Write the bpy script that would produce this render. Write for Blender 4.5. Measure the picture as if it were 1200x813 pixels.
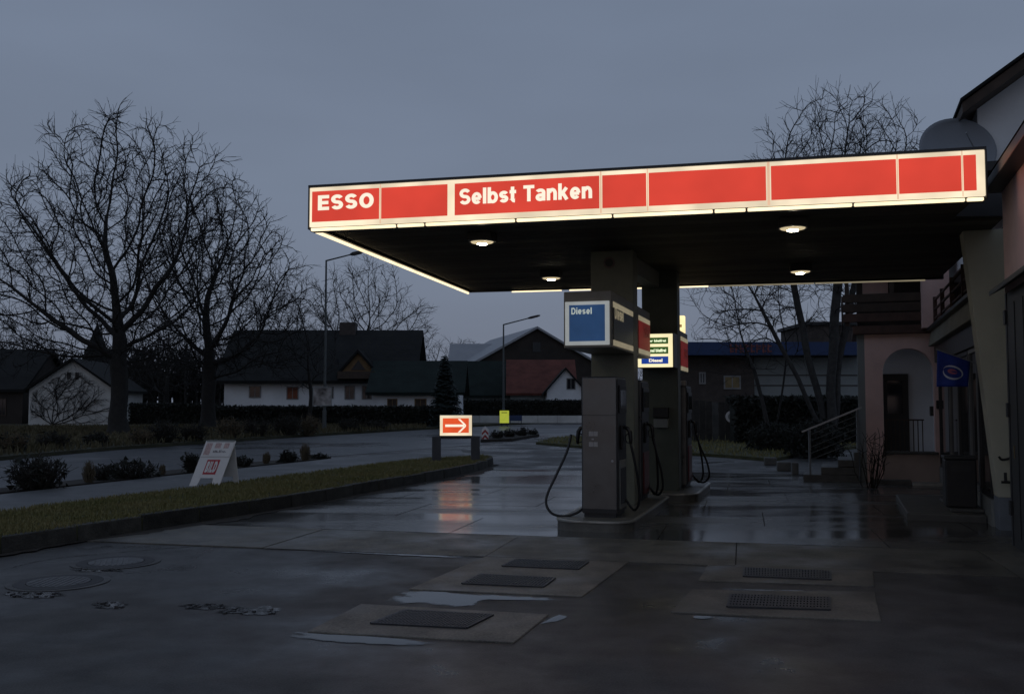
import bpy, math, random
from mathutils import Matrix, Vector
import numpy as np

for o in list(bpy.data.objects): bpy.data.objects.remove(o)
scn = bpy.context.scene
COL = scn.collection
R = math.radians

# ------------------------------------------------------------------ camera
CAMZ, PITCH, FPX = 1.6, 3.4, 1120.0
cam = bpy.data.cameras.new('camera'); camo = bpy.data.objects.new('camera', cam); COL.objects.link(camo)
camo.location = (0, 0, CAMZ); camo.rotation_euler = (R(90 + PITCH), 0, 0)
cam.sensor_width = 36; cam.lens = 36 * FPX / 1200; cam.clip_end = 2000
scn.camera = camo

# ------------------------------------------------------------------ sky, weak dusk sun, exposure
w = bpy.data.worlds.new('World'); scn.world = w; w.use_nodes = True
nt = w.node_tree; nt.nodes.clear()
def wn(t, **k):
    n = nt.nodes.new(t)
    for a, b in k.items(): setattr(n, a, b)
    return n
out = wn('ShaderNodeOutputWorld'); bg = wn('ShaderNodeBackground')
sky = wn('ShaderNodeTexSky', sky_type='NISHITA'); sky.sun_disc = False
sky.sun_elevation = R(4); sky.sun_rotation = R(200); sky.air_density = 1.0; sky.dust_density = 2.0
tc = wn('ShaderNodeTexCoord'); sep = wn('ShaderNodeSeparateXYZ')
ramp = wn('ShaderNodeValToRGB'); ns = wn('ShaderNodeTexNoise')
ramp.color_ramp.elements[0].position = 0.0; ramp.color_ramp.elements[0].color = (0.168, 0.194, 0.260, 1)
ramp.color_ramp.elements[1].position = 0.55; ramp.color_ramp.elements[1].color = (0.170, 0.215, 0.305, 1)
e = ramp.color_ramp.elements.new(0.22); e.color = (0.172, 0.210, 0.288, 1)
ns.inputs['Scale'].default_value = 1.6; ns.inputs['Detail'].default_value = 4
mp = wn('ShaderNodeMapping'); mp.inputs['Scale'].default_value = (1, 1, 3.5)
mr = wn('ShaderNodeMapRange'); mr.inputs[1].default_value = .3; mr.inputs[2].default_value = .7
mr.inputs[3].default_value = .90; mr.inputs[4].default_value = 1.09
mul = wn('ShaderNodeMix', data_type='RGBA', blend_type='MULTIPLY'); mul.inputs[0].default_value = 1
skm = wn('ShaderNodeMix', data_type='RGBA', blend_type='MULTIPLY'); skm.inputs[0].default_value = 1
skm.inputs[7].default_value = (.05, .05, .05, 1)
mix = wn('ShaderNodeMix', data_type='RGBA'); mix.inputs[0].default_value = .92
L = nt.links.new
L(tc.outputs['Generated'], sep.inputs[0]); L(sep.outputs['Z'], ramp.inputs[0])
L(tc.outputs['Generated'], mp.inputs[0]); L(mp.outputs[0], ns.inputs['Vector'])
L(ns.outputs['Fac'], mr.inputs[0]); L(ramp.outputs[0], mul.inputs[6]); L(mr.outputs[0], mul.inputs[7])
L(sky.outputs[0], skm.inputs[6]); L(skm.outputs[2], mix.inputs[6]); L(mul.outputs[2], mix.inputs[7])
L(mix.outputs[2], bg.inputs[0]); bg.inputs[1].default_value = 1.0; L(bg.outputs[0], out.inputs[0])

sun = bpy.data.lights.new('sun', 'SUN'); suno = bpy.data.objects.new('sun', sun); COL.objects.link(suno)
sun.energy = 0.03; sun.angle = R(40); sun.color = (1, .93, .86)
suno.rotation_euler = (R(60), 0, R(-20)); suno.location = (0, 0, 40)

scn.view_settings.view_transform = 'Standard'; scn.view_settings.look = 'None'
scn.view_settings.exposure = 0.0; scn.view_settings.gamma = 1.0
scn.view_settings.use_curve_mapping = False

# ------------------------------------------------------------------ helpers
_c, _s = math.cos(R(PITCH)), math.sin(R(PITCH))
def ray(px, py):
    x = (px - 600) / FPX; y = (406.5 - py) / FPX
    return Vector((x, _c - y * _s, y * _c + _s))
def G(px, py, z=0.0):
    d = ray(px, py); t = (z - CAMZ) / d.z
    return Vector((d.x * t, d.y * t, z))
def D(px, py, Y):
    d = ray(px, py); t = Y / d.y
    return Vector((d.x * t, Y, CAMZ + d.z * t))
def frame(loc, deg=0.0):
    return Matrix.Translation(Vector(loc)) @ Matrix.Rotation(R(deg), 4, 'Z')
I4 = Matrix.Identity(4)
def RP(px, py, F, ylocal):
    """ray meets the plane y = ylocal of frame F -> local point"""
    Fi = F.inverted(); o = Fi @ Vector((0, 0, CAMZ)); d = Fi.to_3x3() @ ray(px, py)
    t = (ylocal - o.y) / d.y
    return o + d * t

W = {}
def tag(o, label=None, cat=None, group=None, kind=None):
    if label: o['label'] = label
    if cat: o['category'] = cat
    if group: o['group'] = group
    if kind: o['kind'] = kind
    return o
def thing(name, loc, deg=0.0, label=None, cat=None, group=None):
    o = bpy.data.objects.new(name, None); COL.objects.link(o)
    o.empty_display_size = .2
    o.location = loc; o.rotation_euler = (0, 0, R(deg)); W[o.name] = frame(loc, deg)
    return tag(o, label, cat, group)

class MB:
    def __init__(s): s.v = []; s.f = []
    def add(s, vs, fs, M=I4):
        n = len(s.v); s.v += [M @ Vector(q) for q in vs]; s.f += [[i + n for i in q] for q in fs]; return s
    def box(s, M, x0, x1, y0, y1, z0, z1):
        return s.add([(x0,y0,z0),(x1,y0,z0),(x1,y1,z0),(x0,y1,z0),(x0,y0,z1),(x1,y0,z1),(x1,y1,z1),(x0,y1,z1)],
                     [(0,3,2,1),(4,5,6,7),(0,1,5,4),(1,2,6,5),(2,3,7,6),(3,0,4,7)], M)
    def prism(s, M, poly, z0, z1):           # outline in xy, counter-clockwise
        n = len(poly)
        if sum(poly[i][0]*poly[(i+1)%n][1]-poly[(i+1)%n][0]*poly[i][1] for i in range(n)) < 0: poly = poly[::-1]
        return s.add([(p[0],p[1],z0) for p in poly]+[(p[0],p[1],z1) for p in poly],
                     [list(range(n))[::-1], list(range(n,2*n))]+[[i,(i+1)%n,n+(i+1)%n,n+i] for i in range(n)], M)
    def prismy(s, M, poly, y0, y1):          # outline in xz
        n = len(poly)
        if sum(poly[i][0]*poly[(i+1)%n][1]-poly[(i+1)%n][0]*poly[i][1] for i in range(n)) < 0: poly = poly[::-1]
        return s.add([(p[0],y0,p[1]) for p in poly]+[(p[0],y1,p[1]) for p in poly],
                     [list(range(n)), list(range(n,2*n))[::-1]]+[[(i+1)%n,i,n+i,n+(i+1)%n] for i in range(n)], M)
    def prismx(s, M, poly, x0, x1):          # outline in yz
        n = len(poly)
        if sum(poly[i][0]*poly[(i+1)%n][1]-poly[(i+1)%n][0]*poly[i][1] for i in range(n)) < 0: poly = poly[::-1]
        return s.add([(x0,p[0],p[1]) for p in poly]+[(x1,p[0],p[1]) for p in poly],
                     [list(range(n))[::-1], list(range(n,2*n))]+[[i,(i+1)%n,n+(i+1)%n,n+i] for i in range(n)], M)
    def quad(s, M, a, b, c, d): return s.add([a,b,c,d], [(0,1,2,3)], M)
    def bar(s, a, b, wd, ht=None):           # square bar between two world points
        a, b = Vector(a), Vector(b); ht = ht or wd; d = (b-a).normalized()
        up = Vector((0,0,1)) if abs(d.z) < .95 else Vector((1,0,0))
        x = d.cross(up).normalized()*wd/2; y = x.normalized().cross(d)*ht/2
        return s.add([a-x-y,a+x-y,a+x+y,a-x+y,b-x-y,b+x-y,b+x+y,b-x+y],
                     [(0,1,2,3),(7,6,5,4),(0,4,5,1),(1,5,6,2),(2,6,7,3),(3,7,4,0)])
    def tube(s, pts, rads, sides=6, cap=True):
        pts = [Vector(p) for p in pts]; n = len(pts); base = len(s.v)
        if not hasattr(rads, '__len__'): rads = [rads]*n
        prev = None
        for i in range(n):
            d = (pts[min(i+1,n-1)]-pts[max(i-1,0)])
            d = d.normalized() if d.length > 1e-9 else Vector((0,0,1))
            if prev is None:
                x = d.cross(Vector((0,0,1)) if abs(d.z) < .9 else Vector((1,0,0))).normalized()
            else:
                x = prev - d*prev.dot(d)
                x = x.normalized() if x.length > 1e-6 else d.orthogonal().normalized()
            prev = x; y = d.cross(x)
            for k in range(sides):
                a = 2*math.pi*k/sides
                s.v.append(pts[i] + (x*math.cos(a)+y*math.sin(a))*rads[i])
        for i in range(n-1):
            for k in range(sides):
                k2 = (k+1) % sides
                s.f.append([base+i*sides+k, base+i*sides+k2, base+(i+1)*sides+k2, base+(i+1)*sides+k])
        if cap and sides > 2:
            s.f.append([base+k for k in range(sides)][::-1]); s.f.append([base+(n-1)*sides+k for k in range(sides)])
        return s
    def cyl(s, M, x, y, z0, z1, r, sides=20, r1=None):
        r1 = r if r1 is None else r1
        p = [(x+r*math.cos(2*math.pi*k/sides), y+r*math.sin(2*math.pi*k/sides), z0) for k in range(sides)]
        q = [(x+r1*math.cos(2*math.pi*k/sides), y+r1*math.sin(2*math.pi*k/sides), z1) for k in range(sides)]
        return s.add(p+q, [list(range(sides))[::-1], list(range(sides,2*sides))]+
                     [[k,(k+1)%sides,sides+(k+1)%sides,sides+k] for k in range(sides)], M)
    def ring(s, M, x, y, z0, z1, r0, r1, sides=36):
        vs = []
        for rr, zz in ((r0,z0),(r1,z0),(r1,z1),(r0,z1)):
            vs += [(x+rr*math.cos(2*math.pi*k/sides), y+rr*math.sin(2*math.pi*k/sides), zz) for k in range(sides)]
        fs = []
        for a in range(4):
            b = (a+1) % 4
            for k in range(sides):
                k2 = (k+1) % sides
                fs.append([a*sides+k, a*sides+k2, b*sides+k2, b*sides+k])
        return s.add(vs, fs, M)
    def build(s, name, mat, parent=None, smooth=False, bevel=0.0, base=None, deg=0.0, seg=2):
        if parent is not None: M = W[parent.name]
        elif base is not None: M = frame(base, deg)
        else: M = I4
        Mi = M.inverted()
        me = bpy.data.meshes.new(name)
        me.from_pydata([tuple(Mi @ q) for q in s.v], [], s.f); me.update()
        if smooth:
            me.polygons.foreach_set('use_smooth', [True]*len(me.polygons))
        o = bpy.data.objects.new(name, me); COL.objects.link(o)
        if mat: me.materials.append(mat)
        if parent is not None: o.parent = parent
        elif base is not None: o.location = base; o.rotation_euler = (0, 0, R(deg))
        W[o.name] = M
        if bevel:
            b = o.modifiers.new('bevel', 'BEVEL'); b.width = bevel; b.segments = seg; b.limit_method = 'ANGLE'; b.angle_limit = R(40)
        return o

def smooth_path(pts, n=8):
    pts = [Vector(p) for p in pts]; P = [pts[0]*2-pts[1]]+pts+[pts[-1]*2-pts[-2]]; o = []
    for i in range(1, len(P)-2):
        for k in range(n):
            t = k/n; a, b, c, d = P[i-1], P[i], P[i+1], P[i+2]
            o.append(.5*((2*b)+(c-a)*t+(2*a-5*b+4*c-d)*t*t+(3*b-a-3*c+d)*t**3))
    o.append(pts[-1]); return o

def text(body, size, M, mat, parent, name='lettering', bold=0.0, width=None, depth=.006, height=None):
    """letters in the xz plane of M, facing -y, baseline start at its origin"""
    cu = bpy.data.curves.new('t', 'FONT'); cu.body = body; cu.size = size; cu.offset = bold; cu.extrude = depth/2
    cu.resolution_u = 4
    to = bpy.data.objects.new('t', cu); COL.objects.link(to)
    bpy.context.view_layer.update()
    me = bpy.data.meshes.new_from_object(to.evaluated_get(bpy.context.evaluated_depsgraph_get()))
    bpy.data.objects.remove(to); bpy.data.curves.remove(cu)
    xs = [v.co.x for v in me.vertices]; ys = [v.co.y for v in me.vertices]
    x0, x1, y0, y1 = min(xs), max(xs), min(ys), max(ys)
    sx = width/(x1-x0) if width else 1.0; sy = height/(y1-y0) if height else (sx if width else 1.0)
    T = W[parent.name].inverted() @ M @ Matrix.Rotation(R(90), 4, 'X') @ Matrix.Diagonal((sx, sy, 1, 1)) @ Matrix.Translation((-x0, 0, 0))
    me.transform(T); me.materials.clear(); me.materials.append(mat); me.name = name
    o = bpy.data.objects.new(name, me); COL.objects.link(o); o.parent = parent; W[o.name] = W[parent.name]
    return o

def _arc(cx, cy, rx, ry, a0, a1, n=20):
    return [(cx+rx*math.cos(R(a0+(a1-a0)*i/n)), cy+ry*math.sin(R(a0+(a1-a0)*i/n))) for i in range(n+1)]
def glyph(c, t):
    """centre lines of a bold grotesque letter, cap height 1 -> (advance, strokes)"""
    h = t/2; x = .73
    def S(w, H): 
        r1 = (H-t)/4+h*0; ry = (H-t)/4; cx = w/2; rx = w/2-h
        return [_arc(cx, H-h-ry, rx, ry, 22, 270) + _arc(cx, h+ry, rx, ry, 90, -158)[1:]]
    if c == 'E': return .62, [[(h,0),(h,1)], [(t*.6,h),(.62,h)], [(t*.6,.5),(.58,.5)], [(t*.6,1-h),(.62,1-h)]]
    if c == 'S': return .66, S(.66, 1.0)
    if c == 'O': return .78, [_arc(.39,.5,.39-h,.5-h,0,360,40)]
    if c == 'D': return .72, [[(h,0),(h,1)], [(t*.6,1-h),(.34,1-h)]+_arc(.34,.5,.38-h,.5-h,90,-90,20)+[(t*.6,h)]]
    if c == 'B': return .66, [[(h,0),(h,1)], [(t*.6,1-h),(.38,1-h)]+_arc(.38,.755,.24-h,.245-h,90,-90,14)+[(t*.6,.51)], [(t*.6,.51),(.40,.51)]+_arc(.40,.255,.26-h,.255-h,90,-90,14)+[(t*.6,h)]]
    if c == 'I': return t, [[(h,0),(h,1)]]
    if c == 'L': return .56, [[(h,0),(h,1)], [(t*.6,h),(.56,h)]]
    if c == 'T': return .64, [[(.32,0),(.32,1-t*.4)], [(0,1-h),(.64,1-h)]]
    if c == 'l': return t, [[(h,0),(h,1)]]
    if c == 'i': return t, [[(h,0),(h,x)], [(h,1-t*.8),(h,1)]]
    if c == 'e': return .60, [_arc(.30,x/2,.30-h,x/2-h*.9,0,318,30), [(t*.5,x/2-.02),(.60-t*.35,x/2-.02)]]
    if c == 'b': return .62, [[(h,0),(h,1)], _arc(.31,x/2,.31-h,x/2-h*.9,0,360,34)]
    if c == 's': return .54, S(.54, x)
    if c == 't': return .38, [[(.17,.96),(.17,.2)]+_arc(.30,.2,.13,.2-h*.8,180,275,8), [(0,x-h*.8),(.38,x-h*.8)]]
    if c == 'a': return .57, [_arc(.28,x*.72,.24-h*.5,x*.28-h*.8,160,0,12)+[(.57-h,.0)], _arc(.27,.215,.27-h,.215-h*.8,40,320,22), [(.27,.43-h*.8),(.57-h,.43-h*.5)]]
    if c == 'n': return .59, [[(h,0),(h,x)], _arc(.32,x*.55,.27-h,x*.45-h*.8,165,0,12)+[(.59-h,0)]]
    if c == 'k': return .60, [[(h,0),(h,1)], [(t*.7,.28),(.48,x)], [(.26,.42),(.50,0)]]
    return .28, []
def strokes(body, cap, M, mat_, parent, weight=.19, width=None, gap=.085, depth=.006, name='letter'):
    x = 0; k = 0; items = []
    for c in body:
        adv, st = glyph(c, weight); items.append((x, st)); x += adv+gap
    tot = x-gap; sx = (width/tot if width else cap); sz = cap
    for x0, st in items:
        if not st: continue
        mb = MB()
        for line in st:
            P = [Vector((p[0]+x0, p[1])) for p in line]; n = len(P); closed = (P[0]-P[-1]).length < 1e-4 and n > 3
            y = -.0004*(k % 7); k += 1; Lf, Rt = [], []
            for i in range(n):
                if closed: d = P[(i+1) % (n-1)]-P[(i-1) % (n-1)]
                else: d = P[min(i+1,n-1)]-P[max(i-1,0)]
                d.normalize(); nn = Vector((-d.y, d.x))*weight/2
                if not closed and 0 < i < n-1:
                    d1 = (P[i]-P[i-1]).normalized(); cs = max(.5, abs(d.dot(d1))); nn /= cs
                Lf.append(P[i]+nn); Rt.append(P[i]-nn)
            for i in range(n-1):
                q = [Lf[i], Rt[i], Rt[i+1], Lf[i+1]]
                mb.add([(v.x*sx, y-depth, v.y*sz) for v in q], [(0,1,2,3)], M)
        mb.build(name, mat_, parent)

# ------------------------------------------------------------------ materials
def mat(name, col, rough=.6, var=.25, scale=2.0, bump=.0, bscale=30, metal=0.0, spec=.5, col2=None, rvar=0.0, detail=5, coat=0, orand=0.0):
    m = bpy.data.materials.new(name); m.use_nodes = True; t = m.node_tree; b = t.nodes['Principled BSDF']
    b.inputs['Roughness'].default_value = rough; b.inputs['Metallic'].default_value = metal
    b.inputs['Specular IOR Level'].default_value = spec
    if coat: b.inputs['Coat Weight'].default_value = coat; b.inputs['Coat Roughness'].default_value = .1
    g = t.nodes.new('ShaderNodeNewGeometry')
    n = t.nodes.new('ShaderNodeTexNoise'); n.inputs['Scale'].default_value = scale; n.inputs['Detail'].default_value = detail
    n.inputs['Roughness'].default_value = .65
    t.links.new(g.outputs['Position'], n.inputs['Vector'])
    rp = t.nodes.new('ShaderNodeValToRGB'); rp.color_ramp.elements[0].position = .3; rp.color_ramp.elements[1].position = .7
    c2 = col2 or tuple(min(1, c*(1+var)) for c in col); c1 = col if col2 else tuple(c*(1-var) for c in col)
    rp.color_ramp.elements[0].color = (*c1, 1); rp.color_ramp.elements[1].color = (*c2, 1)
    t.links.new(n.outputs['Fac'], rp.inputs[0])
    oi = t.nodes.new('ShaderNodeObjectInfo'); om = t.nodes.new('ShaderNodeMapRange'); om.inputs[3].default_value = 1-orand; om.inputs[4].default_value = 1+orand
    mo = t.nodes.new('ShaderNodeMix'); mo.data_type = 'RGBA'; mo.blend_type = 'MULTIPLY'; mo.inputs[0].default_value = 1
    t.links.new(oi.outputs['Random'], om.inputs[0]); t.links.new(rp.outputs[0], mo.inputs[6]); t.links.new(om.outputs[0], mo.inputs[7]); t.links.new(mo.outputs[2], b.inputs['Base Color'])
    if rvar:
        q = t.nodes.new('ShaderNodeMapRange'); q.inputs[1].default_value = .3; q.inputs[2].default_value = .7
        q.inputs[3].default_value = max(.02, rough-rvar); q.inputs[4].default_value = min(1, rough+rvar)
        t.links.new(n.outputs['Fac'], q.inputs[0]); t.links.new(q.outputs[0], b.inputs['Roughness'])
    if bump:
        n2 = t.nodes.new('ShaderNodeTexNoise'); n2.inputs['Scale'].default_value = bscale; n2.inputs['Detail'].default_value = 4
        t.links.new(g.outputs['Position'], n2.inputs['Vector'])
        bp = t.nodes.new('ShaderNodeBump'); bp.inputs['Strength'].default_value = bump; bp.inputs['Distance'].default_value = .02
        t.links.new(n2.outputs['Fac'], bp.inputs['Height']); t.links.new(bp.outputs[0], b.inputs['Normal'])
    return m
def emit(name, col, strength=1.0, var=.06, scale=1.3, base=(.02,.02,.02), rough=.6):
    """backlit translucent plastic: a lamp box with slightly uneven light"""
    m = bpy.data.materials.new(name); m.use_nodes = True; t = m.node_tree; b = t.nodes['Principled BSDF']
    b.inputs['Base Color'].default_value = (*base, 1); b.inputs['Roughness'].default_value = rough
    b.inputs['Emission Color'].default_value = (*col, 1)
    g = t.nodes.new('ShaderNodeNewGeometry'); n = t.nodes.new('ShaderNodeTexNoise'); n.inputs['Scale'].default_value = scale
    t.links.new(g.outputs['Position'], n.inputs['Vector'])
    q = t.nodes.new('ShaderNodeMapRange'); q.inputs[1].default_value = .3; q.inputs[2].default_value = .7
    q.inputs[3].default_value = strength*(1-var); q.inputs[4].default_value = strength*(1+var)
    t.links.new(n.outputs['Fac'], q.inputs[0]); t.links.new(q.outputs[0], b.inputs['Emission Strength'])
    return m

def wet_mat(name, dry, wet, lo=.09, hi=.5, pscale=.55, thr=(.42, .62), bump=.25, bscale=90, stretch=(1,1,1), rot=0, fine=.35, spec=.5):
    """asphalt / concrete with wet and dry areas: wet is darker and smoother"""
    m = bpy.data.materials.new(name); m.use_nodes = True; t = m.node_tree; b = t.nodes['Principled BSDF']
    N = t.nodes.new; Lk = t.links.new; b.inputs['Specular IOR Level'].default_value = spec
    g = N('ShaderNodeNewGeometry'); mpn = N('ShaderNodeMapping'); mpn.inputs['Scale'].default_value = stretch
    mpn.inputs['Rotation'].default_value = (0, 0, R(rot)); Lk(g.outputs['Position'], mpn.inputs[0])
    n1 = N('ShaderNodeTexNoise'); n1.inputs['Scale'].default_value = pscale; n1.inputs['Detail'].default_value = 7; n1.inputs['Roughness'].default_value = .6
    Lk(mpn.outputs[0], n1.inputs['Vector'])
    mrn = N('ShaderNodeMapRange'); mrn.inputs[1].default_value = thr[0]; mrn.inputs[2].default_value = thr[1]; Lk(n1.outputs['Fac'], mrn.inputs[0])
    n3 = N('ShaderNodeTexNoise'); n3.inputs['Scale'].default_value = bscale; n3.inputs['Detail'].default_value = 3; Lk(g.outputs['Position'], n3.inputs['Vector'])
    n4 = N('ShaderNodeTexNoise'); n4.inputs['Scale'].default_value = 3.0; n4.inputs['Detail'].default_value = 8; Lk(g.outputs['Position'], n4.inputs['Vector'])
    mc = N('ShaderNodeMix'); mc.data_type = 'RGBA'; mc.inputs[6].default_value = (*wet, 1); mc.inputs[7].default_value = (*dry, 1)
    Lk(mrn.outputs[0], mc.inputs[0])
    m2 = N('ShaderNodeMapRange'); m2.inputs[1].default_value = .3; m2.inputs[2].default_value = .7; m2.inputs[3].default_value = 1-fine; m2.inputs[4].default_value = 1+fine
    ad = N('ShaderNodeMath'); ad.operation = 'ADD'; hf = N('ShaderNodeMath'); hf.operation = 'MULTIPLY'; hf.inputs[1].default_value = .5
    Lk(n3.outputs['Fac'], ad.inputs[0]); Lk(n4.outputs['Fac'], ad.inputs[1]); Lk(ad.outputs[0], hf.inputs[0]); Lk(hf.outputs[0], m2.inputs[0])
    mm = N('ShaderNodeMix'); mm.data_type = 'RGBA'; mm.blend_type = 'MULTIPLY'; mm.inputs[0].default_value = 1
    Lk(mc.outputs[2], mm.inputs[6]); Lk(m2.outputs[0], mm.inputs[7])
    oi = N('ShaderNodeObjectInfo'); om = N('ShaderNodeMapRange'); om.inputs[3].default_value = .8; om.inputs[4].default_value = 1.2; Lk(oi.outputs['Random'], om.inputs[0])
    mo = N('ShaderNodeMix'); mo.data_type = 'RGBA'; mo.blend_type = 'MULTIPLY'; mo.inputs[0].default_value = 1
    Lk(mm.outputs[2], mo.inputs[6]); Lk(om.outputs[0], mo.inputs[7]); Lk(mo.outputs[2], b.inputs['Base Color'])
    rr = N('ShaderNodeMapRange'); rr.inputs[3].default_value = lo; rr.inputs[4].default_value = hi
    Lk(mrn.outputs[0], rr.inputs[0]); Lk(rr.outputs[0], b.inputs['Roughness'])
    bs = N('ShaderNodeMapRange'); bs.inputs[3].default_value = bump*.2; bs.inputs[4].default_value = bump; Lk(mrn.outputs[0], bs.inputs[0])
    bp = N('ShaderNodeBump'); bp.inputs['Distance'].default_value = .006; Lk(bs.outputs[0], bp.inputs['Strength']); Lk(n3.outputs['Fac'], bp.inputs['Height'])
    Lk(bp.outputs[0], b.inputs['Normal'])
    return m

M_asphalt = wet_mat('wet_asphalt', (.060,.057,.053), (.028,.028,.029), lo=.20, hi=.66, pscale=.5, thr=(.36,.58), bump=.7, bscale=75, spec=.42, fine=.75)
M_road = wet_mat('road_asphalt', (.060,.062,.068), (.040,.042,.048), lo=.22, hi=.5, pscale=.12, thr=(.4,.6), bump=.35, bscale=60)
M_conc = wet_mat('wet_concrete', (.105,.100,.090), (.060,.060,.058), lo=.11, hi=.42, pscale=.42, thr=(.46,.66), bump=.3, bscale=70, stretch=(.45,1.5,1), rot=13)
M_dry = wet_mat('damp_concrete', (.125,.115,.095), (.080,.075,.064), lo=.30, hi=.7, pscale=.9, thr=(.38,.62), bump=.4, bscale=60, fine=.7)
M_slab = wet_mat('cover_concrete', (.135,.118,.094), (.072,.066,.055), lo=.35, hi=.65, pscale=1.4, thr=(.35,.6), bump=.4, bscale=60, fine=.7)
M_pave = wet_mat('pavement_asphalt', (.09,.09,.088), (.06,.06,.062), lo=.4, hi=.7, pscale=.5, thr=(.35,.65), bump=.35, bscale=70)
M_puddle = mat('puddle_water', (.014,.014,.015), rough=.06, var=.2, spec=.42)
def _film_edge(m):
    t = m.node_tree; N = t.nodes.new; Lk = t.links.new; b = t.nodes['Principled BSDF']; o = [n for n in t.nodes if n.type == 'OUTPUT_MATERIAL'][0]
    at = N('ShaderNodeAttribute'); at.attribute_name = 'deep'; g = N('ShaderNodeNewGeometry'); n = N('ShaderNodeTexNoise'); n.inputs['Scale'].default_value = 9; n.inputs['Detail'].default_value = 6
    Lk(g.outputs['Position'], n.inputs['Vector'])
    ad = N('ShaderNodeMath'); ad.operation = 'ADD'; Lk(at.outputs['Fac'], ad.inputs[0]); Lk(n.outputs['Fac'], ad.inputs[1])
    r = N('ShaderNodeMapRange'); r.interpolation_type = 'SMOOTHSTEP'; r.inputs[1].default_value = .62; r.inputs[2].default_value = 1.12; Lk(ad.outputs[0], r.inputs[0])
    tr = N('ShaderNodeBsdfTransparent'); mx = N('ShaderNodeMixShader'); Lk(r.outputs[0], mx.inputs[0]); Lk(tr.outputs[0], mx.inputs[1]); Lk(b.outputs[0], mx.inputs[2]); Lk(mx.outputs[0], o.inputs[0])
_film_edge(M_puddle)
M_kerb = mat('kerb_stone', (.040,.039,.034), rough=.7, var=.55, scale=4, bump=.6, bscale=40, orand=.3, spec=.3)
M_earth = mat('dark_earth', (.028,.023,.018), rough=.95, var=.5, scale=6, bump=.8, bscale=18)
M_field = mat('winter_meadow', (.038,.036,.018), rough=.95, var=.4, scale=.8, bump=.8, bscale=8)
M_turf = mat('turf', (.050,.050,.018), rough=.95, var=.45, scale=3, bump=.8, bscale=25)
M_blade = mat('grass_blade', (.130,.130,.036), rough=.7, scale=1.3, col2=(.21,.175,.07))
M_blade2 = mat('dry_grass_blade', (.070,.058,.026), rough=.8, scale=1.2, col2=(.10,.083,.04))
M_steel_grate = mat('grating_steel', (.045,.048,.055), rough=.45, metal=.6, var=.3, scale=20)
M_iron = mat('cast_iron', (.11,.113,.116), rough=.6, metal=.1, var=.3, scale=15, bump=.3, bscale=60)
M_stone = mat('gravel_stone', (.045,.045,.046), rough=.4, var=.5, scale=30)

M_cream = emit('backlit_cream', (1.0,.84,.60), .92, .20, 2.2)
M_red = emit('backlit_red', (.68,.055,.032), 1.0, .09, 1.7)
M_white = emit('backlit_white_letters', (1.0,.90,.72), 1.0, .04, 2.0)
M_divid = emit('panel_joint', (.78,.50,.33), 1.0, .1, 2.0)
M_tube = emit('fluorescent_tube', (1.0,.80,.50), 1.5, .15, 2.0)
M_lens = emit('lamp_lens', (.62,.50,.30), 1.0, .05, 5)
M_bulb = emit('lamp_bulb', (1.0,.88,.66), 70.0, .0, 5)
M_blue = emit('dim_blue_panel', (.016,.048,.125), .85, .2, 3)
M_boxwhite = emit('dim_white_frame', (.30,.32,.32), .75, .12, 3, base=(.4,.4,.38))
M_dimred = emit('dim_red_panel', (.115,.009,.008), .75, .15, 3)
M_dimcream = emit('dim_cream_strip', (.28,.24,.16), .75, .1, 4, base=(.3,.3,.25))
M_darkpanel = mat('dark_panel', (.035,.034,.026), rough=.4, var=.15)
M_pricebg = emit('price_board_cream', (1.0,.88,.52), 1.0, .05, 4)
M_green = emit('price_green', (.025,.075,.012), 1.0, .1, 4)
M_pblue = emit('price_blue', (.012,.045,.26), 1.0, .1, 4)
M_pwhite = emit('price_letters', (.85,.95,.62), 1.0, .1, 4)
M_lampcube = emit('lit_sign_cream', (1.0,.80,.42), 1.25, .12, 6)
M_brownmark = emit('brown_print', (.30,.17,.05), 1.0, .1, 4)
M_orange = emit('arrow_red', (.72,.085,.022), 1.0, .10, 5)
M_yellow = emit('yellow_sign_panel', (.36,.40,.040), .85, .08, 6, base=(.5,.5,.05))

M_soffit = mat('soffit_metal', (.085,.078,.062), rough=.75, var=.25, scale=1.2, spec=.25, orand=.25)
M_deck = mat('canopy_deck', (.03,.03,.032), rough=.7)
M_column = mat('column_paint', (.185,.190,.145), rough=.5, var=.18, scale=2.5, bump=.05, bscale=25)
M_column2 = mat('column_paint_green', (.075,.085,.065), rough=.5, var=.2, scale=2.5)
M_boxcase = mat('sign_case', (.17,.155,.13), rough=.45, var=.15, scale=3)
M_pump = mat('pump_steel', (.16,.16,.158), rough=.33, metal=.75, var=.12, scale=2.5, rvar=.08)
M_black = mat('black_rubber', (.014,.014,.015), rough=.45, var=.2)
M_dark = mat('dark_metal', (.022,.022,.024), rough=.45, var=.2)
M_pglass = mat('display_glass', (.03,.035,.04), rough=.08, var=.1)
M_greylab = mat('grey_label', (.36,.34,.33), rough=.5, var=.12, scale=40)
M_redpaint = mat('red_paint', (.15,.022,.018), rough=.4, var=.2)
M_greypaint = mat('grey_paint', (.22,.23,.22), rough=.5, var=.15)
M_island = mat('island_concrete', (.115,.11,.095), rough=.45, var=.3, scale=4, bump=.3, bscale=40)
M_islandtrim = mat('island_steel_trim', (.34,.33,.30), rough=.4, metal=.5, var=.2, scale=6)

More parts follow.
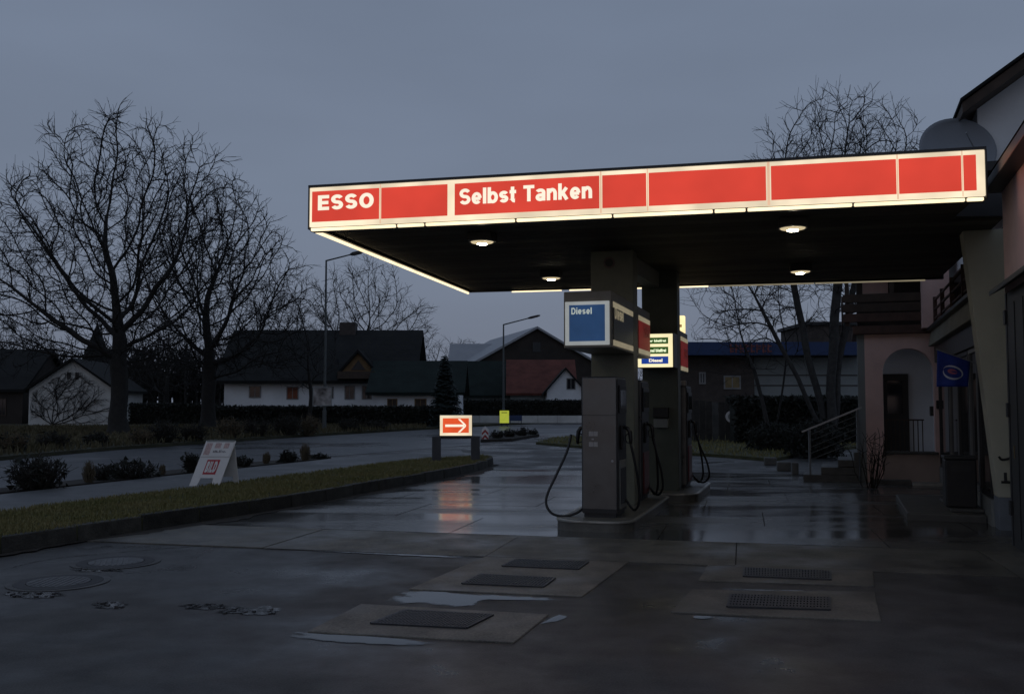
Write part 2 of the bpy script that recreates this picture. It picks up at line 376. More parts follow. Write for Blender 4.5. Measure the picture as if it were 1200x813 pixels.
M_pink = mat('pink_render', (.76,.53,.48), rough=.85, var=.12, scale=1.5, bump=.2, bscale=60)
M_ochre = mat('plinth_render', (.40,.31,.27), rough=.85, var=.15, scale=1.5, bump=.2, bscale=60)
M_creamw = mat('cream_render', (.48,.47,.38), rough=.8, var=.10, scale=1.5, bump=.15, bscale=50)
M_bluebase = mat('blue_grey_base', (.17,.19,.22), rough=.7, var=.15)
M_white_r = mat('white_render', (.72,.74,.76), rough=.85, var=.10, scale=.7, bump=.15, bscale=20)
M_white_d = mat('old_white_render', (.55,.55,.53), rough=.9, var=.22, scale=.5, bump=.15, bscale=20)
M_wood = mat('dark_timber', (.050,.032,.022), rough=.7, var=.35, scale=4)
M_woodred = mat('red_brown_timber', (.085,.045,.033), rough=.7, var=.3, scale=4)
M_glass = mat('dark_window_glass', (.016,.018,.021), rough=.06, var=.2)
M_door = mat('dark_door', (.020,.019,.018), rough=.5, var=.25)
M_frame = mat('window_frame_grey', (.20,.20,.20), rough=.5)
M_step = mat('step_stone', (.085,.082,.074), rough=.6, var=.3, scale=4, bump=.3, bscale=40)
M_rail = mat('galvanised_rail', (.34,.36,.38), rough=.4, metal=.5, var=.1)
M_flag = mat('flag_blue', (.012,.035,.26), rough=.7, var=.25, scale=5)
M_flagw = mat('flag_white', (.55,.58,.66), rough=.7, var=.2, scale=9)
M_flagr = mat('flag_red', (.35,.10,.16), rough=.7, var=.2, scale=9)
M_dish = mat('dish_grey', (.22,.24,.27), rough=.6, var=.05)
M_poster = mat('poster_blue', (.07,.10,.16), rough=.5, var=.5, scale=7)

def roof_mat(name, col, rows=6.0, wet=.45):
    m = mat(name, col, rough=wet, var=.3, scale=.9, spec=.25)
    t = m.node_tree; b = t.nodes['Principled BSDF']; g = [n for n in t.nodes if n.type == 'NEW_GEOMETRY'][0]
    wv = t.nodes.new('ShaderNodeTexWave'); wv.bands_direction = 'Z'; wv.wave_profile = 'SAW'
    wv.inputs['Scale'].default_value = rows; wv.inputs['Distortion'].default_value = .4
    t.links.new(g.outputs['Position'], wv.inputs['Vector'])
    bp = t.nodes.new('ShaderNodeBump'); bp.inputs['Strength'].default_value = .7; bp.inputs['Distance'].default_value = .05
    t.links.new(wv.outputs['Fac'], bp.inputs['Height']); t.links.new(bp.outputs[0], b.inputs['Normal'])
    return m
M_roof = roof_mat('dark_roof_tile', (.016,.017,.017), 2.2, .85)
M_roofg = roof_mat('greenish_roof_tile', (.013,.021,.019), 2.2, .85)
M_roofr = roof_mat('red_roof_tile', (.12,.040,.030), 2.2, .7)
M_roofm = mat('pale_metal_roof', (.28,.29,.31), rough=.5, var=.1, scale=.5)
M_barnwood = mat('barn_timber', (.028,.022,.018), rough=.85, var=.3, scale=.8)
M_yellowwood = mat('ochre_timber', (.18,.11,.05), rough=.8, var=.3, scale=2)
M_bluef = mat('blue_fascia', (.013,.036,.115), rough=.5, var=.15, scale=.6)
M_redletter = mat('dull_red_letters', (.20,.055,.055), rough=.6)
M_greyw = mat('pale_block_wall', (.24,.26,.26), rough=.8, var=.12, scale=.7)
M_darkwall = mat('dark_brick_wall', (.055,.045,.04), rough=.9, var=.35, scale=2)
M_bark = mat('bark', (.022,.020,.018), rough=.9, var=.35, scale=6)
M_barkb = mat('bark_grey', (.040,.038,.036), rough=.9, var=.4, scale=6)
M_twig = mat('twig', (.020,.018,.016), rough=.9, var=.3, scale=4)
M_twig2 = mat('shrub_twig', (.030,.026,.020), rough=.9, var=.4, scale=4)
M_needle = mat('spruce_needles', (.016,.026,.024), rough=.8, var=.4, scale=2)
M_hedge = mat('hedge_leaves', (.014,.016,.011), rough=.8, var=.4, scale=3)
M_tan = mat('tan_grass', (.12,.092,.055), rough=.85, var=.3, scale=6)
M_lamppost = mat('lamp_post_grey', (.075,.085,.085), rough=.5, var=.15)
M_post = mat('square_post', (.055,.058,.066), rough=.6, var=.2)
M_signwhite = mat('sign_white', (.70,.68,.66), rough=.6, var=.06, scale=6)
M_signpink = mat('faded_red_print', (.48,.20,.19), rough=.6, var=.2, scale=20)
M_signred = mat('red_print', (.42,.035,.05), rough=.6, var=.15, scale=20)
M_signink = mat('dark_print', (.12,.10,.11), rough=.6)

# ================================================================== SETTING
def sheet(name, poly, z, mt, kind='structure'):
    mb = MB(); mb.add([(p[0], p[1], z) for p in poly], [list(range(len(poly)))])
    o = mb.build(name, mt, base=(poly[0][0], poly[0][1], 0)); return tag(o, kind=kind)
def plate(name, poly, z0, z1, mt):
    mb = MB(); mb.prism(I4, [(p[0], p[1]) for p in poly], z0, z1)
    return tag(mb.build(name, mt, base=(poly[0][0], poly[0][1], 0)), kind='structure')

sheet('ground', [(-700,-300),(700,-300),(700,1100),(-700,1100)], -.03, M_field)
sheet('forecourt', [(-20,-12),(18,-12),(24,20),(30,48),(-6,56),(-11,20)], 0, M_asphalt)

# road beyond the verge
near = [(-420,620),(0,573),(200,552),(385,535),(480,527),(560,521),(640,513),(700,508),(900,503),(1100,501)]
far_ = [(1100,494),(900,495),(690,494.5),(600,498),(500,503.5),(350,512.5),(250,519.5),(130,528),(0,540),(-420,585)]
sheet('road', [G(*p)[:2] for p in near+far_], .006, M_road)
# far meadow beyond the road: a low raised sheet with a kerb edge
fm = [G(px, py-1.0)[:2] for px, py in reversed(far_)]
plate('far_meadow', [Vector(p) for p in fm]+[Vector((75,150)), Vector((-110,150)), Vector((-60,30))], -.02, .10, M_field)

VZ = .19
kerb_px = [(-330,722),(-150,681),(0,650),(80,637),(160,624),(230,613),(300,602),(370,590),(430,578),(490,567),(535,558),(560,552),(574,547),(577,543.5),(566,541)]
kerb_pts = [G(*p) for p in kerb_px]
top_px = [(548,534.5),(500,536),(400,548),(250,567.5),(100,586),(0,598),(-150,617),(-330,641)]
verge_back = [G(px, py, VZ) for px, py in top_px]
vpoly = [Vector((p.x, p.y)) for p in kerb_pts+verge_back]
plate('grass_verge', vpoly, -.02, VZ-.015, M_turf)
pave_up = [(-330,613),(0,579),(100,568),(200,557),(300,546.5),(385,537.5),(480,530),(540,527)]
ppoly = [G(px, py, VZ) for px, py in [(-330,641),(-150,617),(0,598),(100,586),(250,567.5),(400,548),(500,536),(548,534.5)]] + [G(px, py, .15) for px, py in reversed(pave_up)]
plate('pavement', [Vector((p.x, p.y)) for p in ppoly], -.02, .15, M_pave)
bed = [(-330,613),(0,579),(100,568),(200,557),(300,546.5),(385,537.5)]
bed2 = [(388,535.5),(300,542),(200,552),(100,562.5),(0,573.5),(-330,606)]
plate('planting_bed', [Vector(G(px, py, .1)[:2]) for px, py in bed+bed2], -.02, .13, M_earth)

# kerb stones, one by one
krb = thing('kerb', kerb_pts[2]); krb['kind'] = 'structure'
path = smooth_path([Vector((p.x, p.y, 0)) for p in kerb_pts], 10)
acc = [0]
for a, b in zip(path, path[1:]): acc.append(acc[-1]+(b-a).length)
def at_len(s):
    for i in range(len(path)-1):
        if acc[i+1] >= s:
            t = (s-acc[i])/max(1e-6, acc[i+1]-acc[i]); return path[i].lerp(path[i+1], t)
    return path[-1]
rk = random.Random(3); s_ = 0.0
while s_ < acc[-1]-.15:
    ln = 1.0 if s_ < acc[-1]-5 else .42
    a, b = at_len(s_), at_len(min(acc[-1], s_+ln-.022)); dd = (b-a).normalized(); nn = Vector((dd.y, -dd.x, 0))
    h0 = VZ+.012+rk.uniform(-.012,.010); off = nn*rk.uniform(-.012,.012)
    mb = MB()
    o1 = nn*.02+off; o2 = -nn*.13+off
    mb.add([a+o1, b+o1, b+o2, a+o2] + [q+Vector((0,0,h0)) for q in (a+o1*.2, b+o1*.2, b+o2, a+o2)],
           [(3,2,1,0),(4,5,6,7),(0,1,5,4),(1,2,6,5),(2,3,7,6),(3,0,4,7)])
    mb.build('kerb_stone', M_kerb, krb, bevel=.012)
    s_ += ln

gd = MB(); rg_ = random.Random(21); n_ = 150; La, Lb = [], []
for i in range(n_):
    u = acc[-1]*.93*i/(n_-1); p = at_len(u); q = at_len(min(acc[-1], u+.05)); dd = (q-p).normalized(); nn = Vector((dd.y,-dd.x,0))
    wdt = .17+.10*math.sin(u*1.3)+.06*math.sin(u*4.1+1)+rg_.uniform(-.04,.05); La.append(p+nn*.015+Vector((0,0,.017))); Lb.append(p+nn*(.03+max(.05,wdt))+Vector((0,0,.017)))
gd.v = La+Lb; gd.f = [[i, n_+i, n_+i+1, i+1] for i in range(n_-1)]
tag(gd.build('gutter_shade_dirt', M_earth, base=kerb_pts[2]), kind='structure')  # dark strip painting the gutter's shade together with its wet dirt
# concrete paving under the canopy, slab by slab
CN = Vector((-2.56, 11.96, 0)); CDEG = -13.5
FC = frame(CN, CDEG)
pav = thing('concrete_paving', CN, CDEG); pav['kind'] = 'structure'
rs = random.Random(8)
ys_ = [-1.28, .35, 1.95, 3.6, 5.2, 6.8, 8.4, 10.0, 11.7]
for j in range(len(ys_)-1):
    shift = (0.0, -.9, .35, -.5, .8, -.2, .6, -.7)[j]
    xs_ = [-5.0+2.55*k+shift for k in range(6)]+[10.30]
    for i in range(6):
        if j < 1 and i in (9,): continue
        mb = MB(); z = .012+rs.uniform(-.0025,.0025)
        mb.box(FC, xs_[i]+.006, xs_[i+1]-.006, ys_[j]+.006, ys_[j+1]-.006, -.02, z)
        mb.build('concrete_slab', M_dry if j == 0 else M_conc, pav)
MB().box(FC, -5.7, 12.19, ys_[0]+.02, ys_[-1]-.02, -.015, .003).build('joint_filler', M_earth, pav)
# right-hand strip towards the house
for j in range(len(ys_)-1):
    mb = MB(); mb.box(FC, 10.31, 12.2, ys_[j]+.009, ys_[j+1]-.009, -.02, .011); mb.build('concrete_slab', M_dry if j == 0 else M_conc, pav)

# low lawn between exit lane and the back fence
lw = [(628,520.5),(680,525),(760,531),(850,536),(905,541),(960,530),(1040,522),(1040,512),(900,513.5),(760,513),(690,512.5),(650,515)]
plate('lawn', [Vector(G(*p)[:2]) for p in lw], -.02, .09, M_turf)
# planted traffic island
ti = [(563,518.5),(600,517),(632,511.5),(622,509),(590,511),(563,514)]
plate('traffic_island', [Vector(G(*p)[:2]) for p in ti], -.02, .12, M_earth)

# puddles: thin water lying in hollows
def film(name, sm, c, z):
    """thin sheet of water; attribute 'deep' runs from 0 at the rim to 1 inside"""
    n = len(sm); mb = MB(); rings = [(1.25,0.0),(1.0,.35),(.72,.8),(.4,1.0)]
    for k, (f, d) in enumerate(rings): mb.v += [Vector((c.x+(p.x-c.x)*(1+(f-1)*(1.0 if f < 1 else .8)), c.y+(p.y-c.y)*f, z+.0002*k)) for p in sm]
    for k in range(len(rings)-1):
        for i in range(n): mb.f.append([k*n+i, k*n+(i+1)%n, (k+1)*n+(i+1)%n, (k+1)*n+i])
    mb.f.append([(len(rings)-1)*n+i for i in range(n)])
    o = mb.build(name, M_puddle, base=(c.x, c.y, 0)); o['kind'] = 'structure'
    at = o.data.attributes.new('deep', 'FLOAT', 'POINT'); at.data.foreach_set('value', [d for f, d in rings for i in range(n)])
    return o
def puddle(px, z=.004, seed=0, label=None):
    rr = random.Random(seed); pts = [G(*p) for p in px]; c = sum(pts, Vector())/len(pts)
    sm = smooth_path(pts+[pts[0]], 14)[:-1]; n = len(sm)
    ph = [(k, rr.uniform(0, 6.28), .16/k**.62) for k in (5,7,9,12,15,19,24,31,40,53)]
    sm = [c+(p-c)*(1+sum(a_*math.sin(k*6.2832*i/n+f) for k, f, a_ in ph)*.55) for i, p in enumerate(sm)]
    return film('puddle', sm, c, z)
puddle([(479,692.5),(520,694),(560,697),(610,699),(641,701.5),(636,703.5),(600,702),(566,703),(560,707),(538,710.5),(515,709),(490,706),(468,707),(462,702)], seed=1)
puddle([(346,741),(372,742.5),(420,745),(470,749),(500,753),(484,756),(440,754.5),(395,752),(352,747)], seed=2)
puddle([(633,731),(646,724),(655,721),(664,723),(652,728)], seed=3)
puddle([(812,721.5),(834,722.5),(832,725),(814,724.5)], seed=4)
puddle([(340,625),(380,618),(395,620),(360,627),(330,632),(318,632)], seed=5)

puddle([(860,690),(940,692),(1010,694),(1008,697),(930,696),(866,694)], seed=9)
puddle([(300,640),(380,642),(470,647),(540,651),(530,653),(450,650),(360,645),(305,643)], z=.006, seed=10)
def crack(px, seed, wd=.012):
    rr = random.Random(seed); P = smooth_path([G(*p) for p in px], 26); n = len(P); c = P[n//2]; mb = MB(); A_, B_ = [], []
    for i, p in enumerate(P):
        d = (P[min(i+1,n-1)]-P[max(i-1,0)]).normalized(); nn = Vector((-d.y, d.x, 0)); o_ = rr.uniform(-.012,.012); h = wd*rr.uniform(.15,1.0)*min(1, 6*i/n+.1, 6*(n-i)/n+.1)
        A_.append(p+nn*(o_+h)+Vector((0,0,.0035))); B_.append(p+nn*(o_-h)+Vector((0,0,.0035)))
    mb.v = A_+B_; mb.f = [[i, i+1, n+i+1, n+i] for i in range(n-1)]
    tag(mb.build('asphalt_crack', M_earth, base=c), kind='structure')
crack([(0,668),(60,655),(130,648),(230,640),(300,637)], 4, .012)
# concrete tank covers with steel gratings
def cover(px, grates, label, bars):
    pts = [G(*p) for p in px]; c = sum(pts, Vector())/4
    t = thing('tank_cover', (c.x, c.y, 0), 0, label, 'tank cover', 'concrete tank covers in the forecourt')
    mb = MB(); mb.prism(I4, [(p.x,p.y) for p in pts], -.02, .011); mb.build('concrete_surround', M_slab, t, bevel=.005, seg=1)
    for g in grates:
        q = [G(*p) for p in g]; q = [Vector((p.x,p.y,.0)) for p in q]      # bl, tl, tr, br
        fr = MB()
        for a, b in zip(q, q[1:]+q[:1]): fr.bar(a+Vector((0,0,.015)), b+Vector((0,0,.015)), .025, .016)
        mf = fr.build('grating_frame', M_steel_grate, t)
        gb = MB(); n = bars
        for k in range(1, n):
            u = k/n; gb.bar(q[0].lerp(q[3],u)+Vector((0,0,.019)), q[1].lerp(q[2],u)+Vector((0,0,.019)), .016, .010)
        for k in range(1, 5):
            u = k/5; gb.bar(q[0].lerp(q[1],u)+Vector((0,0,.0205)), q[3].lerp(q[2],u)+Vector((0,0,.0205)), .010, .008)
        gb.build('grating', M_steel_grate, t)
        pl = MB(); pl.add([(p.x,p.y,.0172) for p in q], [(0,1,2,3)]); pl.build('pit_cover', M_dark, t)
cover([(360,741),(423,708.5),(643,721),(602,754)], [[(435,732.5),(475,717),(577,722.5),(546,738)]], 'nearest concrete tank cover, single grating, beside the puddles', 26)
cover([(479,691),(570,652),(738,658),(682,700)], [[(542,685.5),(563,674.5),(650,679),(636,689.5)], [(589,664.7),(605,656.7),(689,660),(677,668.5)]], 'concrete tank cover with two gratings one behind the other', 24)
cover([(786,718),(809,692),(1025,694),(1033,729)], [[(853,713),(857,698.5),(972,702.5),(972,716.5)]], 'nearer of the two barred tank covers right of the pump island', 30)
cover([(818,681),(830,661.5),(1023,668),(1025,688)], [[(872,677),(872,667),(973,671),(973,681)]], 'farther of the two barred tank covers right of the pump island', 30)

for i, (px, py, lab) in enumerate([(69,682.5,'round iron manhole cover nearest the lower left corner'), (136,659,'round iron manhole cover close to the kerb, farther one')]):
    c = G(px, py); t = thing('manhole_cover', c, 20*i, lab, 'manhole cover', 'manhole covers by the verge'); F = frame(c, 20*i)
    MB().ring(F, 0, 0, -.01, .010, .27, .37).build('ring', M_deck, t)
    MB().cyl(F, 0, 0, -.01, .013, .262, 36).build('lid', M_iron, t)
    rb = MB()
    for k in range(-4, 5):
        h = math.sqrt(max(0, .24**2-(k*.052)**2)); rb.box(F, k*.052-.012, k*.052+.012, -h, h, .0125, .0175)
    rb.build('tread_ribs', M_iron, t)
    MB().ring(F, 0, 0, -.01, .008, .372, .43).build('asphalt_collar', M_asphalt, t)

def crumble(px0, px1, py0, py1, n, seed):
    rr = random.Random(seed); c = G((px0+px1)/2, (py0+py1)/2); mb = MB(); 
    for k in range(n):
        p = G(rr.uniform(px0,px1), rr.uniform(py0,py1)); s = rr.uniform(.006,.020)
        pts = []
        for a in range(5):
            an = a*1.256+rr.random()*.6; pts.append((p.x+s*math.cos(an)*rr.uniform(.7,1.2), p.y+s*math.sin(an)*rr.uniform(.7,1.2)))
        mb.prism(I4, pts, -.005, .005+s*rr.uniform(.2,.6))
    o = mb.build('loose_gravel', M_stone, base=c); tag(o, 'loose wet gravel crumbled from the broken asphalt', 'gravel', kind='stuff')
    mb = MB(); pts = []
    for k in range(26):
        a = 2*math.pi*k/26; f = rr.uniform(.7,1.15)
        q = G((px0+px1)/2+math.cos(a)*(px1-px0)*.55*f, (py0+py1)/2+math.sin(a)*(py1-py0)*.75*f); pts.append(Vector((q.x,q.y,.005)))
    film('puddle', pts, c, .004)
crumble(8,70,694,700,26,1); crumble(110,146,706,712,16,2); crumble(216,262,708,713,18,3); crumble(262,328,712,719,24,4); crumble(86,140,665,669,18,5)

# ================================================================== GRASS (stuff)
def inside(poly, x, y):
    r = False; n = len(poly)
    for i in range(n):
        a, b = poly[i], poly[(i+1)%n]
        if (a[1] > y) != (b[1] > y) and x < (b[0]-a[0])*(y-a[1])/(b[1]-a[1])+a[0]: r = not r
    return r
def grass(name, poly, z, n, h, mt, label, seed, wd=.006, weight=None, cat='grass', clump=0):
    rg = np.random.default_rng(seed); P = np.array([(p[0],p[1]) for p in poly]); lo, hi = P.min(0), P.max(0)
    vs, fs = [], []; k = 0; tries = 0; pl = [tuple(p) for p in P]
    while k < n and tries < n*12:
        tries += 1
        x, y = lo+(hi-lo)*rg.random(2)
        if y < 6 or not inside(pl, x, y): continue
        if weight and rg.random() > weight(x, y): continue
        m = 1 if not clump else clump
        for q in range(m):
            if clump: xx, yy = x+rg.normal()*.05, y+rg.normal()*.05
            else: xx, yy = x, y
            a = rg.random()*6.283; hh = h*(.5+rg.random()); ln = rg.random()*.7*hh; b = rg.random()*6.283; ww = wd*(.7+.6*rg.random())
            dx, dy = math.cos(a)*ww, math.sin(a)*ww; tx, ty = math.cos(b)*ln, math.sin(b)*ln
            i = len(vs)
            vs += [(xx-dx,yy-dy,z-.01),(xx+dx,yy+dy,z-.01),(xx+tx*.4+dx*.7,yy+ty*.4+dy*.7,z+hh*.6),(xx+tx*.4-dx*.7,yy+ty*.4-dy*.7,z+hh*.6),(xx+tx,yy+ty,z+hh)]
            fs += [(i,i+1,i+2,i+3),(i+3,i+2,i+4)]; k += 1
    me = bpy.data.meshes.new(name); me.from_pydata(vs, [], fs); me.materials.append(mt)
    o = bpy.data.objects.new(name, me); COL.objects.link(o); return tag(o, label, cat, kind='stuff')
grass('verge_grass', vpoly, VZ-.015, 46000, .046, M_blade, 'short olive green grass on the raised verge inside the kerb', 1, .007, weight=lambda x, y: min(1, 13/y)*(.25+.75*(.5+.5*math.sin(x*3.1+math.sin(y*2.3)*2)*math.sin(y*1.7+x*.8))))
grass('lawn_grass', [Vector(G(*p)[:2]) for p in lw], .09, 7000, .08, M_blade, 'dark grass on the low lawn behind the pumps', 2, .016)
fmp = [Vector(G(px,py)[:2]) for px,py in [(-60,545),(0,539),(130,527),(250,518.5),(350,511.5),(500,503),(500,497),(300,501),(150,502),(-60,503)]]
grass('roadside_grass', fmp, .10, 22000, .20, M_blade2, 'tousled dry grass along the far side of the road', 3, .03)

# ================================================================== CANOPY
CL, CD, ZS = 7.855, 7.23, 3.84
can = thing('petrol_station_canopy', CN, CDEG, 'flat petrol station canopy with lit red fascia reading ESSO Selbst Tanken', 'canopy')
MB().prism(FC, [(.06,.16),(CL-.02,.16),(CL-.02,1.4),(8.42,1.5),(8.78,CD-.06),(.06,CD-.06)], ZS+.03, 4.27).build('roof_deck', M_deck, can)
# soffit slats, seen from below
ny = 24; y0 = .17
for k in range(ny):
    ya = y0+(CD-.30)*k/ny; yb = y0+(CD-.30)*(k+1)/ny-.014
    xe = CL-.06 if ya < 1.5 else 8.38+.36*(ya-1.5)/(CD-1.5)
    MB().box(FC, .12, xe, ya, yb, ZS, ZS+.028).build('soffit_slat', M_soffit, can)
# fascia light box
fz0, fz1 = 3.825, 4.325
def fx(px): return RP(px, 240, FC, 0).x
fas = MB().box(FC, .0, CL, .0, .14, fz0, fz1).build('fascia_light_box', M_cream, can, bevel=.008)
MB().box(FC, -.015, CL+.015, -.015, .16, fz1+.001, fz1+.032).build('top_flashing', M_dark, can)
MB().box(FC, -.016, -.002, -.01, .15, fz0-.03, fz1).build('end_cap', M_dark, can)
MB().box(FC, CL+.002, CL+.02, -.01, .15, fz0-.03, fz1).build('end_cap', M_dark, can)
edges = [(366,444.5),(447,524.5),(533,702.5),(706,757.5),(760.5,898),(904,1051),(1054,1127.5),(1130,1145)]
rz0, rz1 = fz0+.060, fz1-.052
for a, b in edges:
    MB().box(FC, fx(a), fx(b), -.012, -.001, rz0, rz1).build('red_panel', M_red, fas, bevel=.003, seg=1)
for a, wd in [(445.8,.012),(704.2,.016),(759,.014),(901,.028),(1052.5,.014),(1128.8,.010)]:
    MB().box(FC, fx(a)-wd/2, fx(a)+wd/2, -.006, -.0008, fz0+.004, fz1-.004).build('panel_joint', M_divid, fas)
def letters(px0, px1, ybase, ytop, body, wt, gap):
    a = RP(px0, ybase, FC, -.013); b = RP(px1, ybase, FC, -.013); c = RP(px0, ytop, FC, -.013)
    strokes(body, c.z-a.z, FC @ Matrix.Translation((a.x, -.013, a.z)), M_white, fas, wt, b.x-a.x, gap, .002)
letters(372.5, 438, 246.8, 229.3, 'ESSO', .225, .11)
letters(538.5, 694, 240.2, 221.6, 'Selbst Tanken', .205, .075)
# tube lamps along the lower edge
tb = [(365,463.5),(466,496.5),(499,603),(605.5,716.5),(719,835),(837.5,873.5),(876,998.5),(1001,1131),(1133.5,1153)]
for a, b in tb:
    MB().box(FC, fx(a), fx(b), -.012, .03, fz0-.052, fz0-.016).build('light_tube', M_tube, can, bevel=.008)
MB().box(FC, .0, CL, .03, .15, fz0-.05, fz0-.002).build('tube_tray', M_dark, can)
nl = 4
for k in range(nl):
    MB().box(FC, .0, .035, .16+(CD-.2)*k/nl, .16+(CD-.2)*(k+1)/nl-.02, fz0-.05, fz0-.012).build('light_tube', M_tube, can, bevel=.008)
MB().box(FC, -.01, .06, .15, CD, fz0-.010, fz1-.002).build('side_fascia', M_dark, can)
MB().box(FC, -.01, 8.80, CD-.06, CD+.03, fz0-.010, fz1-.003).build('back_fascia', M_dark, can)
bt = [(.9,1.9),(2.05,2.6),(3.3,4.7),(4.72,6.6),(6.62,8.5)]
for a, b in bt:
    MB().box(FC, a, b, CD-.045, CD-.01, fz0-.035, fz0-.012).build('light_tube', M_dimcream if a > 4 else M_tube, can, bevel=.008)

# columns
IDEG = -17.0
c1 = Vector((1.46, 13.9, 0)); F1 = frame(c1, IDEG)
c2 = Vector((2.50, 16.15, 0)); F2 = frame(c2, IDEG)
MB().box(F1, -.315, .315, 0, .36, .13, ZS-.002).build('column', M_column, can, bevel=.012)
MB().box(F2, -.30, .30, 0, .36, .13, ZS-.002).build('column', M_column2, can, bevel=.012)
p1 = F1 @ Vector((.15,.36,3.70)); p2 = F2 @ Vector((-.1,0,3.70))
MB().bar(p1, p2, .2, .26).build('tie_beam', M_greypaint, can)
# round plate with a number on the near column
nm = MB()
MBd = frame(F1 @ Vector((0,-.0,0)), IDEG)
q = RP(714, 308, F1, 0.0)
vs = [(q.x+.085*math.cos(a*math.pi/12), -.012, q.z+.085*math.sin(a*math.pi/12)) for a in range(24)]
nm.add(vs+[(v[0], 0.001, v[2]) for v in vs], [list(range(24))]+[[(i+1)%24,i,24+i,24+(i+1)%24] for i in range(24)], F1)
M_round = mat('round_plate', (.16,.11,.10), rough=.6)
M_roundin = mat('round_plate_middle', (.05,.05,.045), rough=.6)
rp_ = nm.build('number_plate', M_round, can)
nm = MB(); vs = [(q.x+.06*math.cos(a*math.pi/12), -.0145, q.z+.06*math.sin(a*math.pi/12)) for a in range(24)]
nm.add(vs, [list(range(24))], F1); nm.build('disc', M_roundin, rp_)

# ceiling lamps
for px, py, lab in [(565,285,'lit ceiling lamp nearest the ESSO end of the canopy'), (646,327,'lit ceiling lamp at the back left, just left of the near column'),
                    (929,269,'lit ceiling lamp nearest the front on the right half of the canopy'), (938,319.5,'lit ceiling lamp at the back on the right half of the canopy')]:
    p = G(px, py, ZS-.13); t = thing('ceiling_lamp', (p.x, p.y, ZS-.13), CDEG, lab, 'ceiling lamp', 'lamps under the canopy'); F = frame((p.x, p.y, 0), CDEG)
    MB().box(F, -.165, .165, -.165, .165, ZS-.105, ZS-.001).build('housing', M_dark, t, bevel=.01)
    l = MB(); n = 24
    for (r_, z_) in ((.155,-.106),(.14,-.125),(.08,-.14),(.01,-.145)):
        l.v += [F @ Vector((r_*math.cos(2*math.pi*k/n), r_*math.sin(2*math.pi*k/n), ZS+z_)) for k in range(n)]
    for a in range(3):
        for k in range(n): l.f.append([a*n+k, (a+1)*n+k, (a+1)*n+(k+1)%n, a*n+(k+1)%n])
    l.build('lens', M_lens, t, smooth=True)
    bl = MB(); nb = 14
    for (r_, z_) in ((.066,-.1405),(.064,-.147),(.040,-.152),(.008,-.1535)):
        bl.v += [F @ Vector((r_*math.cos(2*math.pi*k/nb), r_*math.sin(2*math.pi*k/nb), ZS+z_)) for k in range(nb)]
    for a in range(3):
        for k in range(nb): bl.f.append([a*nb+k, (a+1)*nb+k, (a+1)*nb+(k+1)%nb, a*nb+(k+1)%nb])
    bl.build('bulb', M_bulb, t, smooth=True)
    MB().ring(F, 0, 0, ZS-.118, ZS-.1045, .158, .175, 24).build('rim', M_frame, t)

# ================================================================== PUMP ISLANDS
def island(c, y0, y1, hw, lab, xo=0):
    F = frame(c, IDEG); base = F @ Vector((xo, y0, 0))
    t = thing('pump_island', (base.x, base.y, 0), IDEG, lab, 'pump island', 'raised pump islands')
    def outl(h, g):
        r_ = .34; pts = []
        for cx, cy, a0 in ((xo+h-r_, y1-r_-g, 0), (xo-h+r_, y1-r_-g, 90), (xo-h+r_, y0+r_+g, 180), (xo+h-r_, y0+r_+g, 270)):
            for k in range(9): a = R(a0+k*11.25); pts.append((cx+r_*math.cos(a), cy+r_*math.sin(a)))
        return pts
    MB().prism(F, outl(hw, .0), -.01, .118).build('concrete_base', M_island, t)
    MB().prism(F, outl(hw+.012, -.012), .119, .146).build('steel_edge', M_islandtrim, t, bevel=.006)
    MB().prism(F, outl(hw-.035, .035), .140, .150).build('top_surface', M_island, t)
island(c1, -1.98, 1.75, .50, 'near pump island with a rounded front end, under the Diesel sign box', .10)
island(c2, -.52, 2.15, .52, 'far pump island behind the near one, partly hidden', .12)

def nozzle(parent, p, side, F):
    """pump nozzle hung in a boot; side +1 right / -1 left"""
    n = MB(); q = lambda x, y, z: F @ Vector((p[0]+side*x, p[1]+y, p[2]+z))
    n.tube([q(.02,0,.10), q(.06,0,.09), q(.09,0,.04), q(.10,0,-.06), q(.10,0,-.12)], [.018,.026,.030,.024,.018], 8)
    n.tube(smooth_path([q(.03,0,.09), q(.01,0,.13), q(-.01,0,.09)], 4), .012, 6)
    n.tube(smooth_path([q(.085,0,.03), q(.03,0,-.01), q(.045,0,-.09), q(.10,0,-.10)], 4), .008, 5)
    return n.build('nozzle', M_black, parent, smooth=True)

